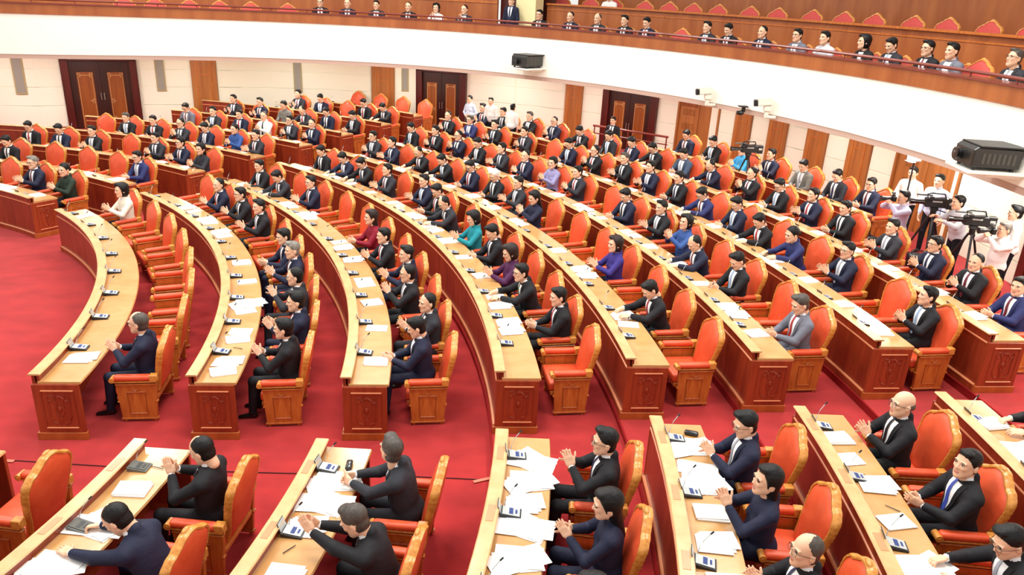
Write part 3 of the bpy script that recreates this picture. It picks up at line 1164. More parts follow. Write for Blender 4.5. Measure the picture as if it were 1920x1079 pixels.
    f = np.concatenate([f, np.array(ef) + len(v) - len(ev)])
    l_ = np.concatenate([l_, np.array(el_)])
    return v, f, l_


def hand_mesh(curl, h=.0046):
    """palm plane in x(width)-z(length), palm normal +y, thumb on +x side; wrist at origin"""
    P = [rc(SKIN, (.004, 0, -.035), (0, 0, .015), .024, .026, .01, sc=(1, .72, 1)),
         rc(SKIN, (-.020, 0, .025), (-.024, 0, .078), .022, .017, .012, sc=(1, .62, 1)),
         rc(SKIN, (.006, 0, .022), (.010, 0, .082), .024, .020, .012, sc=(1, .60, 1)),
         rc(SKIN, (.020, .002, .025), (.028, 0, .078), .020, .015, .012, sc=(1, .66, 1)),
         rc(SKIN, (.024, .004, .020), (.040, .012, .050), .018, .013, .012)]
    for i, (x, L, sp) in enumerate([(.029, .066, .10), (.010, .074, .02), (-.009, .069, -.06), (-.026, .054, -.16)]):
        p = np.array([x, 0, .084 - abs(i - 1.2) * .004])
        ang = curl * .35
        dr = np.array([sp, 0, 1.])
        for j, fr in enumerate((.45, .30, .25)):
            ang += curl * (.35 + .3 * j) / 1.3
            d = np.array([dr[0] * math.cos(ang), math.sin(ang), math.cos(ang)])
            d /= np.linalg.norm(d)
            q = p + d * L * fr
            P.append(rc(SKIN, p, q, .0092 - .0006 * j, .0086 - .0008 * j, .004))
            p = q
    p = np.array([.040, .012, .050])
    for j, (d, L) in enumerate([((.62, .22, .75), .034), ((.35, .30, .88), .028)]):
        d = np.array(d) / np.linalg.norm(d)
        q = p + d * L
        P.append(rc(SKIN, p, q, .0112 - .001 * j, .0098 - .001 * j, .004))
        p = q
    v, f, l_ = labelled(P, h)
    return v, f, l_


HEADS = {}
HANDS = {}


def get_head(style):
    if style not in HEADS:
        HEADS[style] = head_mesh(style)
    return HEADS[style]


def get_hand(c):
    if c not in HANDS:
        HANDS[c] = hand_mesh(c)
    return HANDS[c]


def xf(v, M):
    A = np.array(M)
    return v @ A[:3, :3].T + A[:3, 3]


def ik(Sh, Wr, l1, l2, pole):
    Sh = Vector(Sh); Wr = Vector(Wr)
    d = Wr - Sh
    L = min(d.length, (l1 + l2) * .995)
    dn = d.normalized()
    a = (l1 ** 2 - l2 ** 2 + L ** 2) / (2 * L)
    hh = math.sqrt(max(l1 ** 2 - a ** 2, 0))
    p = Vector(pole)
    p = (p - dn * p.dot(dn)).normalized()
    return Sh + dn * a + p * hh, Sh + dn * L


# pose: lean (deg forward), hands [(wrist xyz, finger dir, palm normal, curl)] for the -y and +y side, in seat coordinates
POSES = {
    'clap': dict(lean=4, hands=[((-.27, -.055, .90), (-.62, .22, .75), (0.1, 1, .1), .15), ((-.26, .060, .89), (-.75, -.25, .62), (0, -1, 0), .3)]),
    'clapopen': dict(lean=3, hands=[((-.29, -.085, .89), (-.60, .10, .78), (.1, 1, 0), .12), ((-.27, .10, .88), (-.72, -.12, .66), (0, -1, .1), .2)]),
    'claphigh': dict(lean=2, hands=[((-.25, -.050, .98), (-.40, .20, .90), (0, 1, 0), .1), ((-.25, .050, .97), (-.48, -.2, .86), (0, -1, 0), .15)]),
    'claplow': dict(lean=6, hands=[((-.31, -.060, .80), (-.90, .28, .35), (.0, 1, .3), .35), ((-.30, .060, .80), (-.88, -.3, .36), (0, -1, .2), .5)]),
    'desk': dict(lean=17, hands=[((-.47, -.13, .870), (-.93, .30, -.12), (0, .3, -1), .5), ((-.46, .15, .872), (-.95, -.25, -.15), (0, -.3, -1), .9)]),
    'lap': dict(lean=8, hands=[((-.24, -.08, .66), (-.75, .65, -.05), (0, .2, -1), .5), ((-.25, .08, .68), (-.75, -.65, -.05), (0, -.2, -1), .5)]),
    'write': dict(lean=30, hands=[((-.66, -.16, .855), (-.9, .35, -.1), (0, .1, -1), .25), ((-.62, .20, .86), (-.9, -.30, -.12), (0, -.5, -1), 1.3)]),
    'clapfwd': dict(lean=24, hands=[((-.58, -.05, 1.06), (-.62, .12, .78), (0, 1, 0), .12), ((-.55, .06, 1.04), (-.72, -.12, .68), (0, -1, 0), .2)]),
    'clasp': dict(lean=14, hands=[((-.46, -.05, .87), (-.85, .5, -.05), (.2, 1, 0), .9), ((-.45, .06, .88), (-.85, -.45, .1), (0, -1, -.2), .8)]),
    'stand': dict(lean=0, stand=1, hands=[((-.12, -.10, 1.02), (-.3, .95, .0), (.9, .2, -.2), .5), ((-.13, .10, 1.0), (-.3, -.95, .05), (.9, -.2, -.2), .6)]),
    'standdown': dict(lean=0, stand=1, hands=[((-.04, -.25, .80), (-.1, .1, -1), (0, 1, 0), .4), ((-.04, .25, .80), (-.1, -.1, -1), (0, -1, 0), .4)]),
    'shoot': dict(lean=-2, stand=1, hands=[((-.30, -.06, 1.50), (-.5, .3, .7), (-.2, 1, 0), .9), ((-.20, .11, 1.50), (-.7, -.3, .55), (0, -1, 0), 1.0)]),
    'operate': dict(lean=8, stand=1, hands=[((-.42, -.16, 1.28), (-.9, .2, .1), (0, .3, -1), .8), ((-.38, .14, 1.30), (-.9, -.2, .2), (0, -.3, -1), .8)]),
}
BODY = {}


def body(pose, sex='m', h=.011):
    key = (pose, sex, h)
    if key in BODY:
        return BODY[key]
    ps = POSES[pose]
    stand = ps.get('stand')
    f = .90 if sex == 'f' else 1.0
    pz = .93 if stand else .55
    px = .02 if stand else .09
    T = Matrix.Translation((px, 0, pz)) @ Matrix.Rotation(-math.radians(ps['lean'] - (0 if stand else 3)), 4, 'Y')
    P = []
    J = JACK
    torso = [rc(J, (0, 0, .07), (0, 0, .36), .175 * f, .192 * f, .05, T, sc=(.72, 1, 1)),
             rc(J, (0, -.15 * f, .440), (0, .15 * f, .440), .078 * f, .078 * f, .05, T),
             rc(J, (.01, -.04, .50), (.005, -.14 * f, .455), .05, .06, .03, T), rc(J, (.01, .04, .50), (.005, .14 * f, .455), .05, .06, .03, T),
             el(J, (-.035, 0, .16), (.115, .150 * f, .14), .05, T),
             rc(J, (.038, 0, .49), (.044, 0, .556), .070, .056, .02, T)]
    if sex == 'f':
        torso.append(el(J, (-.075, .07, .30), (.062, .070, .062), .03, T))
        torso.append(el(J, (-.075, -.07, .30), (.062, .070, .062), .03, T))
    P += torso
    P.append(el(J, (.02, 0, .02), (.15, .185, .13), .04, T))
    P.append(rc(SHIRT, (0.002, 0, .50), (-.006, 0, .552), .064, .058, .006, T))
    P.append(rc(SKIN, (.006, 0, .48), (-.016, 0, .64), .054, .052, .015, T))
    if stand:
        for s in (-1, 1):
            P += [rc(TROU, (.02, s * .09, .90), (.0, s * .10, .50), .098, .066, .03), rc(TROU, (.0, s * .10, .50), (.03, s * .105, .09), .066, .05, .02),
                  rc(SHOE, (.03, s * .105, .05), (-.13, s * .125, .035), .045, .035, .01, sc=(1, 1, .8))]
    else:
        for s in (-1, 1):
            P += [rc(TROU, (.08, s * .095, .545), (-.36, s * .125, .555), .088, .066, .03), rc(TROU, (-.36, s * .125, .555), (-.40, s * .125, .11), .064, .05, .02),
                  rc(SHOE, (-.38, s * .125, .065), (-.55, s * .14, .040), .045, .036, .01, sc=(1, 1, .8))]
    hands = []
    for s, (wr, fd, pn, curl) in zip((-1, 1), ps['hands']):
        sh = T @ Vector((0.0, s * .190 * f, .435))
        pole = (.35, s * .75, -.65)
        E_, W_ = ik(sh, wr, .275, .255, pole)
        P += [rc(J, sh, E_, .070 * f, .057 * f, .03), rc(J, E_, E_ + (W_ - E_) * .84, .058 * f, .041, .015),
              rc(SHIRT, E_ + (W_ - E_) * .80, E_ + (W_ - E_) * .92, .034, .033, .004)]
        z = Vector(fd).normalized()
        y = Vector(pn)
        y = (y - z * y.dot(z)).normalized()
        x = y.cross(z)
        # thumb should point up / towards the body
        want = Vector((.35, 0, .9)) if abs(z.z) > .3 else Vector((.2, -s * .9, .5))
        mir = x.dot(want) < 0
        M = Matrix((-x if mir else x, y, z)).transposed().to_4x4()
        M.translation = W_
        hands.append((M, curl, mir))
    v, fc, lb = labelled(P, h)

    # drape: shirt front, tie, lapels on the chest surface
    def surf(y, z, off):
        lo_, hi_ = -.30, 0.0
        inv = T.inverted()
        wy, wz = y, z

        def F1(x):
            p = T @ Vector((x, wy, wz))
            d = 9.
            for q in torso:
                d0 = float(q(np.array(p[0]), np.array(p[1]), np.array(p[2])))
                d = float(smin(np.array(d), np.array(d0), q.k)) if d < 5 else d0
            return d

        for _ in range(14):
            mid = (lo_ + hi_) / 2
            if F1(mid) > off:
                lo_ = mid
            else:
                hi_ = mid
        return T @ Vector((lo_, wy, wz))

    def patch(fn, nu, nv, off):
        V = [[surf(*fn(i / nu, j / nv), off) for i in range(nu + 1)] for j in range(nv + 1)]
        vs = np.array([tuple(p) for r_ in V for p in r_])
        fs = [(j * (nu + 1) + i, j * (nu + 1) + i + 1, (j + 1) * (nu + 1) + i + 1, (j + 1) * (nu + 1) + i) for j in range(nv) for i in range(nu)]
        return vs, np.array(fs)[:, ::-1]

    z0, z1 = (.12, .515) if sex == 'm' else (.26, .50)
    wv = lambda t: .008 + math.sin(min(1, t * 1.12) * 1.57) ** 1.1 * (.074 if sex == 'm' else .052)
    parts = {'shirt': patch(lambda a, b: ((2 * a - 1) * wv(b), z0 + (z1 - z0) * b), 4, 7, .004),
             'tie': patch(lambda a, b: ((2 * a - 1) * (.013 + .013 * math.sin(min(1, (1 - b) * 1.6) * 1.5)), z0 + .01 + (z1 + .015 - z0 - .01) * b), 2, 8, .010)}
    lp = []
    for s in (-1, 1):
        q = patch(lambda a, b: (s * (wv(b) - .004 + a * (.012 + .036 * b ** .7)), z0 + (z1 + .01 - z0) * b), 2, 7, .009)
        if s < 0:
            q = (q[0], q[1][:, ::-1])
        lp.append(q)
    n0 = len(lp[0][0])
    parts['lapel'] = (np.concatenate([lp[0][0], lp[1][0]]), np.concatenate([lp[0][1], lp[1][1] + n0]))
    neck = T @ Matrix.Translation((-.022, 0, .668))
    BODY[key] = dict(v=v, f=fc, l=lb, hands=hands, parts=parts, neck=neck, T=T)
    return BODY[key]


def compact(v, f):
    u, inv = np.unique(f, return_inverse=True)
    return v[u], inv.reshape(f.shape)


PROTO = {}
BMATS = [M_SKIN, M_SKIN, M_SOCK, M_TROU, M_SHOE, M_SOCK, M_EYE, M_LIP]


def proto(pose, sex, style, yaw, pitch, h=.011):
    key = (pose, sex, style, yaw, pitch, h)
    if key in PROTO:
        return PROTO[key]
    B = body(pose, sex, h)
    lean = POSES[pose]['lean']
    # head keeps level: undo the lean, then pitch and yaw
    H = B['neck'].copy()
    loc = H.translation.copy()
    R_ = Matrix.Rotation(math.radians(yaw), 4, 'Z') @ Matrix.Rotation(-math.radians(pitch), 4, 'Y')
    off = R_ @ Vector((-.025, 0, .02))
    HM = Matrix.Translation(loc + off + Vector((-.003, 0, .006))) @ R_ @ Matrix.Scale(1.17, 4)
    hv, hf, hl = get_head(style)
    hv = xf(hv, HM)
    vs, fs, ls = [B['v']], [B['f']], [B['l']]
    n = len(B['v'])
    vs.append(hv); fs.append(hf + n); ls.append(hl)
    n += len(hv)
    for M, curl, mir in B['hands']:
        v_, f_, l_ = get_hand(round(curl, 1))
        v_ = v_.copy()
        if mir:
            v_[:, 0] *= -1
            f_ = f_[:, ::-1]
        vs.append(xf(v_ * 1.10, M)); fs.append(f_ + n); ls.append(l_)
        n += len(v_)
    v = np.concatenate(vs); f = np.concatenate(fs); l_ = np.concatenate(ls)
    # the body mesh: everything but jacket and hair
    keep = (l_ != HAIR)
    fj = f[l_ == JACK]
    fo = f[(l_ != JACK) & keep]
    nr = np.zeros_like(v)
    cr_ = np.cross(v[fj[:, 2]] - v[fj[:, 0]], v[fj[:, 3]] - v[fj[:, 1]])
    for q in range(4):
        np.add.at(nr, fj[:, q], cr_)
    nr /= np.linalg.norm(nr, axis=1, keepdims=True) + 1e-12
    only = np.zeros(len(v), bool)
    only[fj.ravel()] = True
    only[fo.ravel()] = False
    v = v - nr * (only[:, None] * .009)
    bv, bf = compact(v, f[keep])
    d = dict(body=mk_mesh('person', bv, bf, BMATS, l_[keep], True))
    kj = ('J', pose, sex, h)
    if kj not in PROTO:
        j = B['l'] == JACK
        jv, jf = compact(B['v'], B['f'][j])
        q = B['parts']['lapel']
        full = mk_mesh('jacket', np.concatenate([jv, q[0]]), np.concatenate([jf, q[1] + len(jv)]), SUITS['black'][0], None, True)
        plain = mk_mesh('top', jv, jf, SUITS['black'][0], None, True)
        PROTO[kj] = (full, plain, mk_mesh('shirt_front', *B['parts']['shirt'], M_SOCK, None, True), mk_mesh('tie', *B['parts']['tie'], TIES[0], None, True))
    d['jacket'], d['top'], d['shirt'], d['tie'] = PROTO[kj]
    kh = ('H', style)
    if kh not in PROTO:
        hh = get_head(style)
        a, b = compact(hh[0], hh[1][hh[2] == HAIR])
        PROTO[kh] = mk_mesh('hair', a, b, HAIRS['black'], None, True)
    d['hair'] = PROTO[kh]
    d['HM'] = HM
    PROTO[key] = d
    return d


mb = MB()
for s in (-1, 1):
    mb.tube([(-.103, s * .012, .020), (-.102, s * .034, .022), (-.094, s * .056, .018), (-.096, s * .054, -.008), (-.103, s * .034, -.014), (-.105, s * .014, -.008)], .0022, 4, True)
    mb.tube([(-.094, s * .056, .014), (-.04, s * .080, .012), (.02, s * .086, .004)], .0022, 4)
mb.tube([(-.103, -.012, .014), (-.108, 0, .016), (-.103, .012, .014)], .0022, 4)
GLASSES = mb.mesh('glasses', M_BLACK2)


def person(M, label, group=None, pose='clap', sex='m', style='short', yaw=0, pitch=0, suit='black', hair='black', tie=0, glasses=False,
           shirt=True, trousers=None, h=.011, shirtmat=None):
    d = proto(pose, sex, style, yaw, pitch, h)
    o = bpy.data.objects.new('person', d['body'])
    COL.objects.link(o)
    if 'stand' not in POSES[pose]:
        M = M @ Matrix.Translation((0, 0, -.03)) @ Matrix.Diagonal((1.06, 1.06, 1.06, 1))
    o.matrix_world = M
    tag(o, label, 'person', group)
    sm = SUITS[suit][0]

    def ch(n, me, mt, mw=None):
        c = add(n, me, o, mw=mw if mw is not None else Matrix.Identity(4))
        c.material_slots[0].link = 'OBJECT'
        c.material_slots[0].material = mt
        return c

    if sex == 'm' and suit not in ('white', 'lilac', 'lblue', 'ltgrey'):
        ch('jacket', d['jacket'], sm)
    else:
        ch('shirt' if sex == 'm' else 'top', d['top'], sm)
    if shirt:
        ch('shirt_front', d['shirt'], shirtmat or M_SOCK)
    if tie is not None:
        ch('tie', d['tie'], TIES[tie] if isinstance(tie, int) else tie)
    ch('hair', d['hair'], HAIRS[hair], d['HM'])
    if glasses:
        add('glasses', GLASSES, o, mw=d['HM'])
    for i, mt in ((2, sm if (sex == 'f' or not (sex == 'm')) and suit not in ('white', 'cream') else M_SOCK), (5, sm), (3, trousers or (sm if suit in ('black', 'navy', 'char', 'grey', 'blue') else M_TROU))):
        o.material_slots[i].link = 'OBJECT'
        o.material_slots[i].material = mt
    return o

# ------------------------------------------------------------------ seating plan
# row -> (first seat angle, spacing, codes) ; e = empty
MAIN = [(9.3, 5.53, 'g e e e e e e wW'),
        (8.2, 4.6, 'p0 p1 p2 gs p3 e p1 p0 p4 e'),
        (8.0, 4.2, 'c1 p4 p2 p1 p0 wR e e p1 b0 p3'),
        (8.0, 3.575, 'e p3 c2 wV b1 wT b3 b1 p1 p5 b0 b0 b2'),
        (8.0, 3.3, 'e c3 e wP e e wN p1 h b1 b0 b3 p5 p0'),
        (8.4, 2.88, 'c4 e b1 b3 wb p1 b1 e p0 wL p4 p5 b1 p2 p0 b2'),
        (7.8, 2.775, 'c5 e p1 wQ b0 b1 k p3 p5 gk p2 b1 e p0 p1 k2 p4'),
        (8.4, 2.57, 'n1 p4 p0 p1 p3 p5 b1 p2 b3 s b0 b1 b2 b0 p4 gk p3 p1')]
MAIN8 = (21.4, 2.4, 'p3 b2 ck p5 sk b1 b2')
FAR = [(60.2, 5.9, 'wG gs e e'), (60.6, 4.75, 'k3 e e e b2 e'), (60.0, 3.98, 'wK p5 p0 e p1 b1 b2'), (60.4, 3.4, 'p1 wB b1 p2 p3 g2 e'),
       (59.4, 3.06, 'p4 p0 sh p3 p1 gr'), (59.2, 2.84, 'b1 b2 b3 wC p1 p5'), (59.3, 2.5, 'b0 b2 e b2 p5'), (58.9, 2.43, 'e e e e')]

KIND = {
    'p0': dict(pose='clap'), 'p1': dict(pose='clapopen', style='side', yaw=10), 'p2': dict(pose='claphigh', style='receding', yaw=-6, pitch=2),
    'p3': dict(pose='claplow', yaw=6, pitch=6), 'p4': dict(pose='clap', style='receding', yaw=14), 'p5': dict(pose='clapopen', yaw=-5, pitch=-4),
    'b0': dict(pose='desk', pitch=34), 'b1': dict(pose='claplow', style='side', yaw=5, pitch=28), 'b2': dict(pose='lap', pitch=24),
    'b3': dict(pose='desk', style='thin', pitch=30, yaw=4),
    'g': dict(pose='clap', style='thin', hair='salt', yaw=-8, suit='navy'), 'gs': dict(pose='clapopen', style='side', hair='grey', yaw=10, suit='navy'),
    'gk': dict(pose='clapopen', style='side', hair='salt', yaw=10, suit='black'), 'g2': dict(pose='claplow', yaw=6, pitch=6, hair='salt', suit='black'),
    'h': dict(pose='claplow', style='side', yaw=5, pitch=28, hair='white', suit='black'),
    'k': dict(pose='desk', pitch=34, suit='blue'), 'k2': dict(pose='clap', suit='blue', hair='salt'), 'k3': dict(pose='claplow', yaw=6, pitch=6, suit='blue', glasses=True),
    's': dict(pose='claplow', style='side', yaw=5, pitch=28, suit='steel'), 'gr': dict(pose='lap', pitch=24, suit='grey'),
    'ck': dict(pose='lap', pitch=24, suit='check'), 'sk': dict(pose='clap', sex='f', style='bun', yaw=0, suit='sky', tie=None, shirt=False),
    'sh': dict(pose='clap', suit='white', tie=3, shirt=False, hair='salt', style='receding', yaw=14),
    'c1': dict(pose='claplow', suit='navy', pitch=18, tie=None), 'c2': dict(pose='desk', yaw=8, pitch=4, suit='black', tie=TIE_GREEN),
    'c3': dict(pose='desk', pitch=34, suit='black', tie=4), 'c4': dict(pose='claplow', style='side', hair='salt', suit='grey', pitch=18, tie=4),
    'c5': dict(pose='clap', style='short', yaw=-10, pitch=-6, suit='black', tie=5), 'n1': dict(pose='claplow', yaw=24, pitch=0, suit='blue', tie=0),
    'wG': dict(sex='f', style='bun', suit='green', pose='clap', tie=None, yaw=14), 'wB': dict(sex='f', style='bun', suit='denim', pose='clap', tie=None),
    'wK': dict(sex='f', style='long', suit='char', pose='clap', tie=None, yaw=10), 'wW': dict(sex='f', style='bob', suit='cream', pose='clap', tie=None),
    'wC': dict(sex='f', style='bun', suit='check', pose='lap', tie=None, pitch=15), 'wN': dict(sex='f', style='long', suit='navy', pose='claphigh', tie=None, pitch=14),
    'wL': dict(sex='f', style='long', suit='lav', pose='clap', tie=None, yaw=16), 'wb': dict(sex='f', style='bob', suit='denim', pose='claphigh', tie=None, yaw=12, pitch=-6),
    'wP': dict(sex='f', style='bob', suit='indigo', pose='clapopen', tie=None, hair='dark', yaw=6), 'wT': dict(sex='f', style='bob', suit='teal', pose='clapopen', tie=None, pitch=16),
    'wV': dict(sex='f', style='bob', suit='violet', pose='clapopen', tie=None, pitch=16, hair='dark'), 'wR': dict(sex='f', style='long', suit='red', pose='claplow', tie=None, hair='dark'),
    'wQ': dict(sex='f', style='bun', suit='blue', pose='desk', tie=None, pitch=10),
}
HAIRW = {'short': 'short', 'side': 'side-parted', 'receding': 'receding', 'thin': 'thinning', 'bald': 'shaved', 'bob': 'bobbed', 'long': 'long', 'bun': 'tied-back'}
DOING = {'clap': 'clapping', 'clapopen': 'clapping', 'claphigh': 'clapping', 'claplow': 'clapping', 'desk': 'reading', 'lap': 'hands down', 'write': 'writing',
         'clapfwd': 'clapping', 'clasp': 'hands clasped'}
NUM = ['first', 'second', 'third', 'fourth', 'fifth', 'sixth', 'seventh', 'eighth', 'ninth', 'tenth', 'eleventh', 'twelfth', 'thirteenth', 'fourteenth',
       'fifteenth', 'sixteenth', 'seventeenth', 'eighteenth']
rows = [('m', k) + r for k, r in enumerate(MAIN)] + [('m', 8) + MAIN8] + [('f', k) + r for k, r in enumerate(FAR)]
AISLE = {'m': 'near aisle', 'n': 'near aisle', 'f': 'far aisle'}


def where(i, k, b):
    return '%s seat from %s, %s row, %s' % (NUM[i], AISLE[b], ORD[k], BLK[b])


def desk_items(k, th, i, b, busy, style=None, seed=0):
    r_ = random.Random(k * 100 + i * 7 + ord(b) + seed)
    R, z = RR[k], ZR[k] + HT
    console(seat_matrix(R, th, z, .22, .22 + r_.uniform(-.03, .03), r_.uniform(-.1, .1)), 'desk microphone console, ' + where(i, k, b), style or 1)
    if busy:
        j = r_.choice([0, 1, 3, 4, 3, 0])
        paper(seat_matrix(R, th, z + .0005, .37 + r_.uniform(-.03, .02), -.06 + r_.uniform(-.04, .04), r_.uniform(-.15, .15)),
              'white papers in front of the ' + where(i, k, b), j)
        if b == 'm' and 0 < k < 6 and r_.random() < .62:
            paper(seat_matrix(R, th, z + .001, .36, -.36 + r_.uniform(-.04, .04), r_.uniform(-.3, .3)),
                  'white papers left of the ' + where(i, k, b), r_.choice([0, 1, 3]))


OFFS = {'m0_0':(0.02,-0.02),'m0_7':(0.04,-0.18),'f0_0':(0.01,-0.04),'f0_1':(0.01,-0.01),'m1_0':(0.03,-0.02),'m1_1':(0.08,-0.14),'m1_2':(0.03,-0.18),'m1_3':(0.08,0.06),'m1_4':(0.08,-0.17),'m1_6':(0.06,-0.2),'m1_7':(0.06,-0.14),'m1_8':(-0.02,-0.2),'f1_0':(0.07,-0.03),'f1_4':(-0.26,-0.2),'m2_0':(-0.11,0.06),'m2_1':(0.05,-0.2),'m2_2':(-0.14,-0.06),'m2_3':(0.01,-0.2),'m2_4':(-0.14,-0.2),'m2_5':(-0.01,-0.06),'m2_8':(-0.14,-0.2),'m2_9':(-0.26,-0.2),'m2_10':(-0.26,-0.2),'f2_0':(-0.25,-0.2),'f2_1':(-0.07,-0.2),'f2_2':(0.01,-0.2),'f2_4':(-0.21,-0.2),'f2_5':(-0.26,-0.2),'f2_6':(-0.18,-0.2),'m3_1':(0.05,-0.16),'m3_2':(-0.14,-0.08),'m3_3':(-0.24,-0.2),'m3_4':(-0.13,-0.03),'m3_5':(-0.22,-0.16),'m3_6':(-0.13,0.13),'m3_7':(0.01,-0.0),'m3_8':(0.08,-0.2),'m3_9':(-0.14,0.1),'m3_10':(-0.02,0.18),'m3_11':(-0.06,-0.1),'m3_12':(-0.18,-0.2),'f3_0':(-0.26,-0.2),'f3_1':(-0.0,-0.08),'f3_2':(-0.26,-0.2),'f3_3':(-0.26,-0.2),'f3_4':(-0.26,-0.2),'f3_5':(-0.26,-0.2),'m4_1':(-0.12,-0.02),'m4_3':(-0.1,-0.1),'m4_6':(-0.26,0.0),'m4_7':(0.06,0.2),'m4_12':(-0.09,0.2),'m4_13':(0.08,0.14),'f4_0':(0.08,-0.02),'f4_1':(0.08,-0.1),'f4_2':(0.08,-0.02),'f4_3':(-0.06,-0.18),'f4_4':(-0.2,-0.2),'f4_5':(0.08,0.03),'m5_0':(-0.06,-0.06),'m5_2':(-0.13,-0.2),'m5_3':(-0.26,-0.18),'m5_4':(-0.01,-0.07),'m5_5':(0.08,-0.06),'m5_6':(-0.05,0.02),'m5_8':(0.08,0.17),'m5_9':(0.08,0.2),'m5_10':(-0.06,0.14),'m5_11':(-0.02,0.2),'m5_12':(-0.04,0.13),'m5_13':(0.08,0.15),'m5_14':(0.08,0.1),'m5_15':(-0.05,-0.06),'f5_0':(0.08,-0.07),'f5_1':(0.04,-0.01),'f5_2':(-0.11,-0.2),'f5_3':(0.08,-0.18),'f5_4':(0.02,-0.2),'f5_5':(0.08,-0.08),'m6_0':(0.08,0.18),'m6_2':(0.08,0.1),'m6_3':(-0.15,0.07),'m6_4':(-0.2,-0.03),'m6_5':(-0.09,-0.0),'m6_6':(-0.14,-0.1),'m6_7':(0.08,0.16),'m6_8':(0.08,0.2),'m6_9':(0.08,0.14),'m6_10':(-0.03,0.15),'m6_11':(0.08,0.2),'m6_13':(0.08,-0.04),'m6_14':(0.08,0.2),'m6_15':(0.08,0.18),'m6_16':(0.06,0.06),'f6_0':(0.08,0.06),'f6_1':(0.08,0.04),'f6_3':(-0.1,-0.14),'f6_4':(0.08,0.04),'m7_0':(-0.01,0.04),'m7_1':(0.08,0.02),'m7_2':(0.08,-0.11),'m7_3':(0.02,-0.14),'m7_4':(0.08,0.12),'m7_5':(0.08,0.06),'m7_6':(0.02,-0.07),'m7_7':(0.08,-0.07),'m7_8':(-0.01,-0.0),'m7_9':(0.08,0.19),'m7_10':(0.08,0.16),'m7_11':(-0.17,-0.18),'m7_12':(-0.02,-0.2),'m7_13':(-0.04,-0.16),'m7_14':(0.08,0.14),'m7_15':(0.08,0.14),'m7_16':(0.08,0.2),'m7_17':(0.08,0.07),'m8_0':(0.08,0.19),'m8_1':(0.01,0.03),'m8_2':(0.01,0.04),'m8_3':(0.08,0.2),'m8_4':(-0.26,-0.2),'m8_5':(-0.04,-0.01),'m8_6':(0.02,-0.02)}
SUITRND = ['black', 'navy', 'black', 'char', 'navy', 'black', 'char', 'navy', 'black']
cnt = 0
for b, k, th0, st, codes in rows:
    for i, c in enumerate(codes.split()):
        th = th0 + st * i
        r_ = random.Random(k * 31 + i * 17 + ord(b))
        M = seat_matrix(RR[k], th, ZR[k], 1.05, 0, r_.uniform(-.04, .04))
        occ = c != 'e'
        chair(M, ('orange leather armchair, occupied, ' if occ else 'empty orange leather armchair, ') + where(i, k, b), 'orange leather armchairs')
        if occ:
            q = dict(KIND[c])
            q.setdefault('suit', SUITRND[(cnt * 5 + k) % 9])
            if q.get('sex', 'm') == 'm':
                q.setdefault('tie', (cnt * 7 + k) % 6)
                if cnt % 4 == 0:
                    q['glasses'] = True
            else:
                q.setdefault('shirt', False)
            cnt += 1
            ox, oy = OFFS.get('%s%d_%d' % (b, k, i), (0, 0))
            dm = seat_matrix(RR[k], th, ZR[k], 1.03 + ox, oy, r_.uniform(-.10, .10))
            sx = q.get('sex', 'm')
            lab = 'person in %s %s, %s, %s' % (SUITS[q['suit']][1], 'suit' if sx == 'm' else 'top, %s hair' % HAIRW[q['style']], DOING[q['pose']], where(i, k, b))
            if len(lab.split()) > 16:
                lab = 'person in %s %s, %s' % (SUITS[q['suit']][1], 'suit' if sx == 'm' else 'top', where(i, k, b))
            person(dm, lab, 'people seated at the curved desks', **q)
        if b == 'm' and k == 0:
            desk_items(k, th, i, b, i in (0, 7))
        else:
            desk_items(k, th, i, b, occ or (i % 3 == 1))

